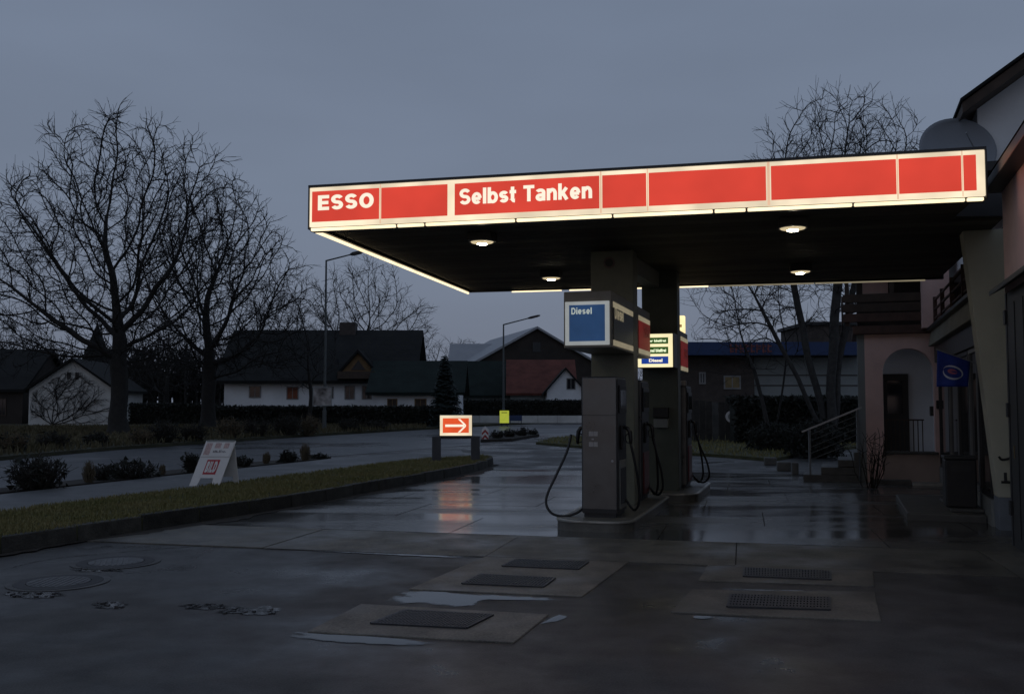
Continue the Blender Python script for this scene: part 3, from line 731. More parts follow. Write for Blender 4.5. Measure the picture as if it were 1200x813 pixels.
def pump(c, x, y, hw, ln, h, lab, front, red=False):
    F = frame(c, IDEG); b = F @ Vector((x, y, .15)); Fp = frame(b, IDEG)
    t = thing('fuel_pump', b, IDEG, lab, 'fuel pump', 'fuel pumps under the canopy')
    MB().box(Fp, -hw+.02, hw-.02, .02, ln-.02, -.001, .05).build('plinth', M_dark, t)
    MB().box(Fp, -hw, hw, 0, ln, .05, h).build('body', front, t, bevel=.012)
    MB().box(Fp, -hw-.004, hw+.004, -.004, ln+.004, h-.004, h+.012).build('lid', M_dark, t, bevel=.005)
    for s in (-1, 1):
        x0, x1 = sorted((s*(hw+.001), s*(hw+.012)))
        MB().box(Fp, x0, x1, .03, ln-.03, .06, h-.02).build('side_panel', M_dark, t)
        x0, x1 = sorted((s*(hw+.0125), s*(hw+.03)))
        d = MB().box(Fp, x0, x1, .08, ln-.08, h-.46, h-.10).build('display_bezel', M_black, t, bevel=.006)
        x0, x1 = sorted((s*(hw+.0305), s*(hw+.034)))
        MB().box(Fp, x0, x1, .12, ln-.12, h-.40, h-.16).build('display', M_pglass, d)
        x0, x1 = sorted((s*(hw+.0125), s*(hw+.045)))
        MB().box(Fp, x0, x1, ln*.3, ln*.62, .86, 1.16).build('nozzle_boot', M_black, t, bevel=.01)
        x0, x1 = sorted((s*(hw+.0125), s*(hw+.024)))
        lp = MB().box(Fp, x0, x1, .10, ln-.10, .10, .72).build('lower_panel', M_redpaint if red else M_greypaint, t, bevel=.004)
        x0, x1 = sorted((s*(hw+.0245), s*(hw+.028)))
        MB().box(Fp, x0, x1, .14, ln-.14, .16, .62).build('inset', M_dark if not red else M_redpaint, lp)
        nozzle(t, (s*(hw+.03), ln*.46, 1.04), s, Fp)
    return t, Fp
pA, FpA = pump(c1, .135, -1.60, .225, .66, 1.79, 'nearest fuel pump, plain brushed steel end panel with two small grey stickers', M_pump)
for dz in (1.035, .90):
    for dx in (-.135, -.075):
        MB().box(FpA, dx, dx+.055, -.005, -.0005, dz, dz+.06).build('sticker', M_greylab, pA)
MB().box(FpA, -.10, -.07, -.005, -.0005, .985, 1.005).build('sticker', M_greylab, pA)
MB().box(FpA, -.223, .223, -.003, -.0004, 1.30, 1.306).build('panel_seam', M_dark, pA)
MB().box(FpA, -.222, .222, -.006, -.0004, .052, .11).build('kick_plate', M_dark, pA)
MB().cyl(FpA @ Matrix.Translation((.17,-.001,.72)) @ Matrix.Rotation(R(90),4,'X'), 0, 0, 0, .008, .016, 14).build('lock', M_rail, pA)
pB, FpB = pump(c1, .10, .55, .22, .72, 1.79, 'fuel pump behind the near column with a red lower panel', M_pump, True)
pC, FpC = pump(c2, .14, .62, .22, .72, 1.75, 'fuel pump on the far island behind the dark green column', M_pump, True)
def hose(parent, pts, r=.017): return MB().tube(smooth_path(pts, 8), r, 8).build('hose', M_black, parent, smooth=True)
def hz(Fp, hw, s, y0, out, y1, low=.06, top=.93):
    q = lambda x, y, z: Fp @ Vector((s*x, y, z))
    return [q(hw+.13, y0, top), q(hw+.15+out*.25, y0+.02, top-.25), q(hw+.12+out*.8, y0+.06, .42), q(hw+.10+out, y0+.10, low+.12), q(hw+.07+out*.6, y1-.05, low), q(hw+.03, y1, low+.12), q(hw+.0, y1, low+.2)]
lp_ = [D(669.5,509,12.72), D(664,530,12.66), D(652,556,12.60), D(641.5,579,12.52), D(640.5,592,12.47), D(648,602,12.44), D(662,604.5,12.44), D(674,601.5,12.46), D(683,596,12.50)]
hose(pA, lp_)
hose(pA, hz(FpA, .225, 1, .30, .12, .50))
hose(pB, hz(FpB, .22, 1, .30, .16, .55)); hose(pB, hz(FpB, .22, 1, .40, .07, .62)); hose(pB, hz(FpB, .22, -1, .30, .2, .55))
hose(pC, hz(FpC, .22, 1, .30, .24, .55)); hose(pC, hz(FpC, .22, 1, .42, .12, .62)); hose(pC, hz(FpC, .22, -1, .30, .15, .55))
MB().box(FpC, .10, .20, .2, .3, 1.762, 1.86).build('beacon', M_greylab, pC, bevel=.02)

# paper towel box on the far column
b = F2 @ Vector((.02, -.12, 1.2)); t = thing('towel_dispenser', b, IDEG, 'dark paper towel dispenser with pale tray on the far column', 'dispenser'); Fd = frame(b, IDEG)
MB().box(Fd, -.13, .13, .0, .119, .17, .34).build('hood', M_black, t, bevel=.01)
MB().box(Fd, -.12, .12, .02, .119, 0, .15).build('tray', M_greypaint, t, bevel=.01)

# ================================================================== SIGN BOXES ON THE COLUMNS
zb0, zb1 = 2.32, 3.055
def signbox(F, y0, y1, hw, z0, z1, lab, name='sign_box'):
    b = F @ Vector((0, y0, z0)); t = thing(name, b, IDEG, lab, 'sign box', 'sign boxes on the pump columns')
    MB().box(F, -hw, hw, y0, y1, z0, z1).build('case', M_boxcase, t, bevel=.012); return t
sA = signbox(F1, -1.66, -.003, .315, zb0, zb1, 'sign box with a blue Diesel panel facing the front, on the near column')
zf0, zf1 = zb0+.035, zb1-.135
MB().box(F1, -.292, .292, -1.685, -1.661, zf0, zf1).build('panel_frame', M_boxwhite, sA, bevel=.006)
bp_ = MB().box(F1, -.235, .235, -1.690, -1.6855, zf0+.05, zf1-.045).build('blue_panel', M_blue, sA)
M_dlet = emit('diesel_letters', (.42,.47,.44), .85, .15, 9)
strokes('Diesel', .085, F1 @ Matrix.Translation((-.205, -1.692, zf1-.165)), M_dlet, bp_, .19, .27, .11, .002)
Fs = F1 @ Matrix.Translation((.315, -1.55, 0)) @ Matrix.Rotation(R(90), 4, 'Z')   # right side of the box, x runs away from the camera
def sidepanel(t, Fs, ln, z0, z1, pm, body, lm, tx, tz, tw):
    MB().box(Fs, 0, ln, -.012, -.001, z0, z0+.07).build('lower_strip', M_dimcream, t)
    MB().box(Fs, 0, ln, -.012, -.001, z1-.07, z1).build('upper_strip', M_dimcream, t)
    p = MB().box(Fs, 0, ln, -.010, -.0012, z0+.074, z1-.074).build('side_panel', pm, t)
    strokes(body, .17, Fs @ Matrix.Translation((tx, -.0115, tz)), lm, p, .20, tw, .11, .002)
sidepanel(sA, Fs, 1.46, zf0, zf1, M_darkpanel, 'Diesel', M_dimcream, .06, zf0+.35, .62)
sB = signbox(F1, .363, 1.55, .315, zb0, zb1, 'sign box with a dim red side panel behind the Diesel box')
Fs = F1 @ Matrix.Translation((.315, .43, 0)) @ Matrix.Rotation(R(90), 4, 'Z')
sidepanel(sB, Fs, 1.05, zf0, zf1, M_dimred, 'ESSO', M_signpink, .46, zf0+.27, .5)

# lit price board on the far column, and the red box on its side
zq0 = D(770,430,15.6).z; zq1 = D(770,391,15.6).z
b = F2 @ Vector((0,-.5,zq0)); t = thing('price_board', b, IDEG, 'small lit cream fuel list board with green and blue rows, far column', 'price board')
MB().box(F2, -.30, .30, -.50, -.003, zq0-.01, zq1+.02).build('case', M_darkpanel, t, bevel=.01)
fp = MB().box(F2, -.285, .285, -.525, -.501, zq0, zq1).build('lit_face', M_pricebg, t, bevel=.005)
hq = zq1-zq0
for k, (a, bb, mm, body, x0, tw) in enumerate([(.70,.89,M_green,'Super bleifrei',-.2,.38),(.40,.61,M_green,'Normal bleifrei',-.2,.38),(.10,.32,M_pblue,'Diesel',-.10,.22)]):
    rw = MB().box(F2, -.225, .215, -.531, -.5255, zq0+hq*a, zq0+hq*bb).build('fuel_row', mm, fp)
    text(body, .08, F2 @ Matrix.Translation((x0, -.5335, zq0+hq*(a+.06))), M_pwhite if k < 2 else M_white, rw, bold=.003, width=tw, height=hq*.10)
b = F2 @ Vector((0,.363,zq0)); t2 = thing('sign_box', b, IDEG, 'narrow red sign box on the far column, right of the lit fuel list', 'sign box', 'sign boxes on the pump columns')
MB().box(F2, -.30, .30, .363, 1.45, zq0-.04, zq1+.12).build('case', M_boxcase, t2, bevel=.012)
Fs = F2 @ Matrix.Translation((.30, .42, 0)) @ Matrix.Rotation(R(90), 4, 'Z')
sidepanel(t2, Fs, .98, zq0-.02, zq1+.02, M_dimred, 'ESSO', M_signpink, .42, zq0+.2, .48)
# small lit cube sign standing on that box
zc0 = zq1+.121; b = F2 @ Vector((.17, 1.0, zc0)); Fq = frame(b, IDEG)
t = thing('lit_number_sign', b, IDEG, 'small glowing cream square sign on top of the far sign box', 'sign')
lf = MB().box(Fq, -.13, .13, 0, .16, 0, .31).build('lit_case', M_lampcube, t, bevel=.01)
MB().box(Fq, -.035, .005, -.006, -.0005, .10, .20).build('print', M_brownmark, lf)
MB().box(Fq, .05, .085, -.006, -.0005, .10, .15).build('print', M_brownmark, lf)
MB().box(Fq, -.10, .02, -.006, -.0005, .255, .27).build('print', M_brownmark, lf)

# ================================================================== ARROW SIGN, SANDWICH BOARD
AD = 24.0
ca = D(534, 537, AD); Fa = frame((ca.x, AD, VZ-.02), 4)
t = thing('arrow_sign', (ca.x, AD, VZ-.02), 4, 'lit red sign with white arrow pointing right on two square posts', 'sign')
zs0 = D(534,510.5,AD).z-VZ+.02; zs1 = D(534,486.5,AD).z-VZ+.02
MB().box(Fa, -.59, -.37, -.08, .12, -.02, zs0-.01).build('post', M_post, t, bevel=.012)
MB().box(Fa, .38, .60, -.12, .08, -.02, zs0-.005).build('post', M_post, t, bevel=.012)
MB().box(Fa, -.5, .5, -.03, .05, zs0-.07, zs0-.002).build('cross_bar', M_dark, t)
MB().box(Fa, -.41, .415, -.07, .11, zs0, zs1+.012).build('case', M_dark, t, bevel=.01)
lf = MB().box(Fa, -.395, .40, -.085, -.071, zs0+.008, zs1).build('lit_frame', M_cream, t, bevel=.004)
rp2 = MB().box(Fa, -.325, .325, -.090, -.0855, zs0+.078, zs1-.07).build('red_panel', M_orange, lf)
zm = (zs0+zs1)/2; ar = MB()
ar.box(Fa, -.265, .215, -.0945, -.0905, zm-.03, zm+.03)
for sg in (1, -1):
    ar.prismy(Fa, [(.235,zm-.0),(.25,zm+sg*.0),(.255,zm+sg*.02),(.11,zm+sg*.165),(.05,zm+sg*.165),(.19,zm+sg*.03)], -.0975, -.095)
ar.build('arrow', M_white, rp2)

BD = G(255, 568, VZ).y; cb = G(252, 568, VZ-.02); Fb = frame(cb, -4)
t = thing('sandwich_board', cb, -4, 'white folding newspaper board with faded red print, leaning on the verge', 'sandwich board')
Sk = Matrix(((1,0,.30,0),(0,1,.30,0),(0,0,1,0),(0,0,0,1)))
k_ = 17.3/1120
Hb = .86; Wb = .60; Fb = Fb @ Matrix.Scale(.90, 4)
Fl = Fb @ Matrix(((1,0,.26,-.42),(0,1,.30,-.25),(0,0,1,0),(0,0,0,1)))
fpn = MB()
fpn.prismy(Fl, [(0,0),(.15,0),(.17,.15),(.42,.15),(.44,0),(Wb,0),(Wb,Hb),(0,Hb)], 0, .02); fpn.build('front_leaf', M_signwhite, t)
Fr = Fb @ Matrix(((1,0,-.05,-.148),(0,1,-.22,.21),(0,0,1,0),(0,0,0,1)))
MB().prismy(Fr, [(0,0),(.13,0),(.13,.15),(.44,.15),(.44,0),(Wb-.05,0),(Wb-.05,Hb),(0,Hb)], 0, .02).build('rear_leaf', M_signwhite, t)
MB().box(Fl, .02, Wb-.02, -.004, .03, Hb-.02, Hb+.012).build('hinge', M_greypaint, t)
MB().box(Fl, .01, Wb-.01, -.004, -.0005, .545, .553).build('poster_edge', M_greylab, t)
lg = MB().box(Fl, .175, .43, -.005, -.0006, .22, .50).build('red_square', M_signred, t)
strokes('BILD', .21, Fl @ Matrix.Translation((.197, -.006, .257)), M_signwhite, lg, .25, .212, .10, .002)
up = MB().box(Fl, .02, Wb-.02, -.0045, -.0006, .565, Hb-.03).build('poster', M_signwhite, t)
rr = random.Random(5)
M_fade = mat('faded_poster_print', (.50,.36,.34), rough=.7, var=.45, scale=55)
MB().box(Fl, .04, .16, -.006, -.0046, .59, .82).build('print_block', M_fade, up)
MB().box(Fl, .22, .34, -.006, -.0046, .72, .82).build('print_block', M_fade, up)
MB().box(Fl, .40, .50, -.006, -.0046, .72, .82).build('print_block', M_fade, up)
mk = MB()
for k in range(9):
    x0 = .22+k*.03; hgt = rr.uniform(.02,.05); mk.box(Fl, x0, x0+rr.uniform(.012,.022), -.006, -.0046, .635, .635+hgt)
mk.build('scribble', M_signink, up)

# ================================================================== STATION HOUSE ON THE RIGHT
A = Vector((6.1, 12.2, 0)); BDEG = -18.97; FB = frame(A, BDEG)
hs = thing('station_house', A, BDEG, 'pink and cream station house with shop front, arched porch and white gable', 'house')
# near block: pink wall, dark door, overhanging eave
MB().box(FB, .0, 5, -6, -1.36, 2.86, 4.038).build('near_wall', M_pink, hs)
MB().box(FB, .06, 5, -6, -1.40, -.01, 2.86).build('near_wall', M_pink, hs)
MB().box(FB, -.005, .06, -1.44, -1.36, -.005, 2.858).build('door_frame', M_dark, hs)
dr = MB().box(FB, .005, .055, -4.6, -1.445, .0, 2.855).build('dark_door', M_door, hs)
for k in range(6):
    ya = -1.50-.52*k
    MB().box(FB, -.004, .004, ya-.44, ya, .14, 2.72).build('door_panel', M_door, dr, bevel=.004)
for z in (.35, 1.45, 2.5):
    MB().box(FB, -.03, .0, -1.49, -1.37, z, z+.16).build('hinge', M_black, dr)
M_dull = mat('brass_plate', (.20,.15,.07), rough=.5, metal=.3)
MB().box(FB, -.012, -.0045, -1.74, -1.69, 1.0, 1.14).build('handle_plate', M_dull, dr)
MB().prismy(FB, [(-.16,2.84),(-.002,2.93),(-.002,2.99),(-.16,2.895)], -5, -1.30).build('door_canopy', M_dark, hs, bevel=.006)
MB().box(FB, -.18, 5.2, -6.2, -1.30, 4.04, 4.16).build('eave', M_dark, hs, bevel=.01)
MB().prismy(FB, [(-.19,4.161),(5.2,4.161),(5.2,4.32)], -6.2, -1.31).build('near_roof', M_roof, hs)
# recess wall and flared fin that carries the canopy
MB().box(FB, .42, 5, -1.355, .0, -.01, 4.03).build('recess_wall', M_creamw, hs)
xb, xt = .05, -.27
MB().prismy(FB, [(xb-.32*0+.0,.42),(.45,.42),(.45,3.838),(xt,3.838)], .0, .34).build('flared_fin', M_creamw, hs, bevel=.01)
MB().prismy(FB, [(xb+.008,-.01),(.46,-.01),(.46,.419),(xb-.002,.419)], -.012, .35).build('fin_base', M_bluebase, hs, bevel=.01)
ps = MB().box(FB, .22, .32, -.014, -.0005, 1.15, 2.75).build('vertical_banner', M_poster, hs)
for z0, z1, m_ in ((1.2,1.5,M_greylab),(1.55,1.75,M_poster),(1.8,1.95,M_frame),(2.3,2.36,M_greylab),(2.42,2.5,M_bluef)):
    MB().box(FB, .225, .315, -.017, -.0145, z0, z1).build('banner_print', m_, ps)
MB().box(FB, .335, .40, -.014, -.0005, 1.6, 2.0).build('wall_poster', M_greylab, hs)
# hose tap bracket
tp = MB(); q = lambda x, y, z: FB @ Vector((x, y, z))
tp.tube(smooth_path([q(.20,-.01,.92), q(.20,-.08,.92), q(.10,-.10,.90), q(.06,-.10,.94)], 4), .016, 6)
tp.tube([q(.17,-.01,.62), q(.17,-.10,.62), q(.08,-.10,.62)], .018, 6); tp.tube([q(.13,-.09,.62), q(.13,-.09,.74)], .018, 6)
tp.build('tap', M_black, hs)
# shop front
M_bandc = mat('band_paint', (.24,.23,.18), rough=.7, var=.2, scale=2)
MB().box(FB, .10, 5, .345, 7.30, -.01, 3.0).build('shop_block', M_dark, hs)
MB().box(FB, .02, .10, .345, 7.30, .0, .36).build('stall_riser', M_greypaint, hs)
MB().box(FB, -.02, .10, .345, 7.30, 2.42, 2.735).build('head_panel', M_dark, hs)
for k, (ya, yb) in enumerate([(.40,1.45),(1.53,2.45),(2.53,3.9),(3.98,5.3),(5.38,7.2)]):
    wf = MB()
    for (a0, b0, z0, z1) in ((ya,ya+.06,.37,2.41),(yb-.06,yb,.37,2.41),(ya+.061,yb-.061,.37,.43),(ya+.061,yb-.061,2.35,2.41)):
        wf.box(FB, .03, .098, a0, b0, z0, z1)
    wfo = wf.build('shop_window', M_frame if k in (1,3) else M_dark, hs)
    MB().box(FB, .06, .08, ya+.061, yb-.061, .431, 2.349).build('pane', M_glass, wfo)
MB().prismy(FB, [(-.13,2.74),(.1,2.74),(.1,3.04),(-.08,3.04)], .36, 7.25).build('shop_sign_band', M_bandc, hs, bevel=.01)
MB().box(FB, -.17, .1, .355, 7.26, 3.041, 3.09).build('band_cap', M_dark, hs)
# upper floor over the shop
MB().box(FB, .9, 5, .0, 9.2, 3.0, 4.6).build('upper_wall', M_pink, hs)
ur = MB()
for z in (3.24, 3.42, 3.60): ur.box(FB, -.05, -.02, .4, 6.8, z, z+.035)
for y in (.5, 2.1, 3.7, 5.3, 6.7): ur.box(FB, -.07, 0, y-.03, y+.03, 3.09, 3.68)
ur.build('upper_railing', M_woodred, hs)
MB().box(FB, .5, .9, 1.0, 2.2, 3.0, 4.2).build('upper_door', M_glass, hs)
MB().box(FB, -.25, .25, 6.9, 7.25, 3.1, 4.6).build('upper_pier', M_pink, hs)
# white gable
gy = 3.6
e0 = RP(1123, 132, FB, gy); e1 = RP(1200, 76, FB, gy); sl = (e1.z-e0.z)/(e1.x-e0.x)
xl = RP(1146, 160, FB, gy).x; xr = xl+7.0; xm = (xl+xr)/2
zat = lambda x: e0.z+(x-e0.x)*sl
MB().prismy(FB, [(xl,4.2),(xr,4.2),(xr,zat(xl)-.12),(xm,zat(xm)-.12),(xl,zat(xl)-.12)], gy, 9.4).build('gable_wall', M_white_r, hs)
th = .17
MB().prismy(FB, [(e0.x,e0.z-th),(xm,zat(xm)-th),(xm,zat(xm)),(e0.x,e0.z)], gy-.55, 9.9).build('gable_roof', M_wood, hs)
x2 = 2*xm-e0.x
MB().prismy(FB, [(xm+.001,zat(xm)-th),(x2,e0.z-th),(x2,e0.z),(xm+.001,zat(xm))], gy-.55, 9.9).build('gable_roof', M_wood, hs)
MB().prismy(FB, [(e0.x-.03,e0.z+.005),(xm,zat(xm)+.005),(xm,zat(xm)+.06),(e0.x-.03,e0.z+.06)], gy-.6, 9.95).build('roof_tiles', M_roof, hs)
MB().box(FB, -.1, 5, -.02, 3.59, 4.601, 4.72).build('flat_roof', M_deck, hs)
MB().box(FB, .9, 5, .0, gy-.002, 4.12, 4.6).build('upper_wall', M_bluebase, hs)

# arched porch
py_ = 7.35
aL = RP(1015, 500, FB, py_).x; aR = RP(1104, 500, FB, py_).x
oL = RP(1035.5, 480, FB, py_).x; oR = RP(1095.5, 480, FB, py_).x
zsill = RP(1060, 529, FB, py_).z; zarch = RP(1062, 408, FB, py_).z; ztop = RP(1060, 391, FB, py_).z
rad = (oR-oL)/2; zsp = zarch-rad; cxm = (oL+oR)/2
aw = MB(); na = 20
aw.box(FB, aL, oL, py_, py_+.28, -.01, ztop); aw.box(FB, oR, aR, py_, py_+.28, -.01, ztop)
arc = [(cxm-rad*math.cos(math.pi*k/na), zsp+rad*math.sin(math.pi*k/na)) for k in range(na+1)]
for (x0, z0), (x1, z1) in zip(arc, arc[1:]):
    aw.prismy(FB, [(x0,z0),(x1,z1),(x1,ztop),(x0,ztop)], py_, py_+.28)
# below the spring line the opening edges are straight
aw.build('arch_wall', M_pink, hs)
MB().box(FB, oL+.002, oR-.002, py_+.02, py_+.26, .0, zsill-.05).build('parapet', M_ochre, hs)
MB().box(FB, oL-.03, oR+.05, py_-.06, py_+.30, zsill-.049, zsill).build('sill_slab', M_step, hs, bevel=.01)
MB().box(FB, aL+.3, aR-.002, py_-.012, py_-.001, .0, zsill-.055).build('plinth', M_ochre, hs)
MB().box(FB, aL, aR+1.5, py_+.29, py_+2.3, -.01, zsill-.06).build('porch_floor', M_step, hs)
MB().box(FB, aL, aR+.1, py_+1.3, py_+2.3, zsill-.059, ztop).build('porch_back_wall', M_white_r, hs)
MB().box(FB, aR-.06, aR+.1, py_+.285, py_+1.299, zsill-.059, ztop).build('porch_side_wall', M_white_r, hs)
dx0, dx1 = RP(1033, 480, FB, py_+1.24).x, RP(1065, 480, FB, py_+1.24).x; dzt = RP(1050, 438, FB, py_+1.24).z
do = MB().box(FB, dx0, dx1, py_+1.24, py_+1.298, zsill-.055, dzt).build('porch_door', M_door, hs)
MB().box(FB, dx0+.12, dx1-.12, py_+1.225, py_+1.239, zsill+.75, dzt-.15).build('pane', M_glass, do)
for k in range(7):
    pass
gr = MB()
for k in range(9): gr.box(FB, oL+.04+k*.085, oL+.06+k*.085, py_+.12, py_+.14, zsill, zsill+.62)
gr.box(FB, oL+.01, oL+.76, py_+.11, py_+.15, zsill+.62, zsill+.65)
gr.build('porch_rail', M_wood, hs)
MB().box(FB, aR-.10, aR-.02, py_-.06, py_-.001, RP(1093,479,FB,py_).z, RP(1093,469,FB,py_).z).build('doorbell_box', M_black, hs, bevel=.008)
MB().box(FB, aR-.16, aR-.061, py_+.6, py_+.8, 1.35, 1.55).build('letter_box', M_black, hs, bevel=.008)
MB().tube([FB @ Vector((aR-.02, py_-.03, .05)), FB @ Vector((aR-.02, py_-.03, ztop))], .02, 6).build('downpipe', M_ochre, hs)
# balcony over the porch
bal = MB().box(FB, aL-.22, aR+.3, py_-.12, py_+2.3, ztop+.002, ztop+.17).build('balcony_floor', M_woodred, hs, bevel=.01)
zr = ztop+.17
for k in range(3):
    MB().box(FB, aL-.40, aR+.2, py_-.16, py_-.125, zr+.08+k*.20, zr+.08+k*.20+.17).build('balcony_board', M_wood if k else M_woodred, bal, bevel=.006)
    MB().box(FB, aL-.43, aL-.40, py_-.13, py_+2.2, zr+.05+k*.20, zr+.05+k*.20+.17).build('balcony_board', M_wood, bal, bevel=.006)
for x in (aL-.36, aL+.5, aR-.1):
    MB().box(FB, x, x+.08, py_-.12, py_-.04, ztop+.17, zr+1.5).build('balcony_post', M_wood, bal)
MB().box(FB, aL-.1, aR+2, py_+1.6, py_+2.6, zr, zr+2.3).build('upper_back_wall', M_darkwall, hs)
MB().box(FB, aL+.02, aL+.55, py_+1.55, py_+1.598, zr+.75, zr+1.2).build('upper_panel', M_pink, hs)
MB().box(FB, aL-.8, aR+1.5, py_-.6, py_+3.0, zr+1.5, zr+1.62).build('porch_roof', M_wood, hs)
MB().box(FB, aL-.14, aL-.001, py_+.02, py_+.26, .0, ztop).build('grey_pier', M_greyw, hs)

# things on and near the house
b = FB @ Vector((-.95,.75,0)); t = thing('door_step', b, BDEG, 'low stone step in front of the shop front', 'step')
MB().box(FB, -.98, .018, .72, 3.6, -.005, .115).build('slab', M_step, t, bevel=.02)
MB().box(FB, -.40, .018, .62+.35, 2.6, .1155, .165).build('upper_slab', M_step, t, bevel=.015)
b = FB @ Vector((-.25,1.3,.166)); t = thing('litter_bin', b, BDEG, 'dark upright bin standing on the step beside the fin wall', 'bin')
Ft = frame(b, BDEG)
MB().box(Ft, -.20, .20, -.2, .2, 0, .66).build('body', M_black, t, bevel=.02); MB().box(Ft, -.215, .215, -.215, .215, .661, .71).build('lid', M_dark, t, bevel=.015)
MB().box(Ft, -.12, .12, -.206, -.201, .5, .58).build('slot', M_dark, t)
# flag on its pole
FD = 12.75
f0 = D(1099, 410, FD); f1 = D(1137, 424, FD)
fb_ = D(1146, 427, FD); t = thing('shop_flag', (fb_.x, fb_.y, fb_.z), 0, 'blue flag with a pale swirl emblem hanging beside the fin wall', 'flag')
MB().tube([D(1097.5,409.3,FD), D(1150,428,FD+.02)], .009, 8).build('pole', M_rail, t)
fl = MB(); nx, nz = 14, 12
def fpt(u, v, dy=0):
    top = D(1098.5+u*38.5, 410+u*14, FD); bot = D(1098.5+u*37, 453, FD)
    p = top.lerp(bot, v); p.y += .018*math.sin(u*7+v*1.5)*(.3+v)+dy; return p
for j in range(nz+1):
    for i in range(nx+1): fl.v.append(fpt(i/nx, j/nz))
for j in range(nz):
    for i in range(nx): a = j*(nx+1)+i; fl.f.append([a, a+nx+1, a+nx+2, a+1])
fo = fl.build('cloth', M_flag, t, smooth=True); sm = fo.modifiers.new('solid', 'SOLIDIFY'); sm.thickness = .004
def swirl(u0, v0, ru, rv, a0, a1, wd, mt, nm_):
    mb = MB(); n = 18
    for k in range(n+1):
        a = R(a0+(a1-a0)*k/n); ww = wd*math.sin(math.pi*(k/n)*.92+.12)
        for s in (-1, 1): mb.v.append(fpt(u0+(ru+s*ww)*math.cos(a), v0+(rv+s*ww)*math.sin(a), -.008))
    for k in range(n): mb.f.append([2*k, 2*k+1, 2*k+3, 2*k+2])
    mb.build(nm_, mt, fo)
swirl(.47,.55,.30,.20,-160,60,.03,M_flagw,'emblem_stroke'); swirl(.47,.55,.28,.20,30,190,.03,M_flagw,'emblem_stroke')
swirl(.47,.52,.12,.05,0,350,.04,M_flagr,'emblem_stroke')
# satellite dish on the canopy roof
dc = D(1121, 177, 15.4); base = Vector((dc.x+.1, 15.55, 4.27))
t = thing('satellite_dish', base, 0, 'large grey satellite dish rising behind the right end of the canopy', 'satellite dish')
dm = MB(); n = 40; rgs = [0,.12,.24,.36,.46,.55,.60]
ax = Vector((-.12,-.93,.34)).normalized(); ux = ax.orthogonal().normalized(); uy = ax.cross(ux)
for r_ in rgs:
    for k in range(n): a = 2*math.pi*k/n; dm.v.append(dc+ux*r_*math.cos(a)+uy*r_*math.sin(a)+ax*(r_*r_*.45-.1))
for i in range(len(rgs)-1):
    for k in range(n): dm.f.append([i*n+k, i*n+(k+1)%n, (i+1)*n+(k+1)%n, (i+1)*n+k])
do_ = dm.build('reflector', M_dish, t, smooth=True); sd = do_.modifiers.new('s', 'SOLIDIFY'); sd.thickness = .012
MB().tube([base, Vector((base.x, base.y, dc.z))], .03, 10).build('mast', M_rail, t)
MB().bar(Vector((base.x, base.y, dc.z)), dc-ax*.1, .08).build('bracket', M_dark, t)
MB().tube([dc-uy*.5*(1 if uy.z > 0 else -1)+ax*.02, dc+ax*.5], .012, 6).build('feed_arm', M_rail, t)

# stairs and railing
st = thing('porch_steps', FB @ Vector((aL-1.2, py_, 0)), BDEG, 'stone steps climbing right to the arched porch', 'steps')
sx = [RP(px, 545, FB, py_-.25).x for px in (941, 962, 982, 1001)]
for k in range(4):
    MB().box(FB, sx[k], aL-.15, py_-.25+.001*k, py_+1.1, -.005 if k == 0 else .155*k+.001, .155*(k+1)).build('step', M_step, st, bevel=.012)
rl = thing('stair_railing', FB @ Vector((sx[0], py_-.2, .155)), BDEG, 'sloping galvanised metal handrail with thin bars beside the porch steps', 'railing')
yr = py_-.19
ra = RP(939.5, 506, FB, yr); rb_ = RP(1010, 477, FB, yr)
MB().bar(FB @ ra, FB @ rb_, .05, .035).build('handrail', M_rail, rl)
pa = RP(948.5, 506, FB, yr).x; pb = RP(1004.5, 484, FB, yr).x
zl = lambda x: ra.z+(rb_.z-ra.z)*(x-ra.x)/(rb_.x-ra.x)
MB().bar(FB @ Vector((pa, yr, .156)), FB @ Vector((pa, yr, zl(pa)-.018)), .04).build('post', M_rail, rl)
MB().bar(FB @ Vector((pb, yr, .621)), FB @ Vector((pb, yr, zl(pb)-.018)), .04).build('post', M_rail, rl)
for k in range(1, 6):
    dz = -.128*k
    MB().bar(FB @ Vector((pa, yr, zl(pa)+dz)), FB @ Vector((pb, yr, zl(pb)+dz)), .016).build('bar', M_lamppost, rl)

# stone blocks and planters left of the steps
def block(px, py, wpx, hpx, lab, name='stone_block', mt=M_step, deg=-12):
    b = G(px, py); s = b.y/FPX; Fk = frame(b, deg)
    mb = MB(); mb.box(Fk, -wpx*s/2, wpx*s/2, 0, wpx*s*.7, -.005, hpx*s); o = mb.build(name, mt, base=b, deg=deg, bevel=.03)
    return tag(o, lab, 'stone', 'stones left of the porch steps')
block(932,556.5,8,15,'small upright stone post at the foot of the porch steps')
block(919,552,16,11,'low stone block just left of the small stone post')
block(903,545,14,9,'leftmost low stone block at the lawn corner')
block(920,530,23,25,'large square grey stone planter block behind the low stones', mt=M_greypaint)
kb = thing('entrance_kerb', FB @ Vector((aL+.2, py_-.6, 0)), BDEG, 'low pale kerb along the foot of the arched porch', 'kerb')
MB().box(FB, aL+.1, aL+.8, py_-.55, py_-.40, -.005, .11).build('kerb_stone', M_step, kb, bevel=.02)
MB().box(FB, aL+.81, aR+.5, py_-.62, py_-.45, -.005, .075).build('kerb_stone', M_islandtrim, kb, bevel=.02)

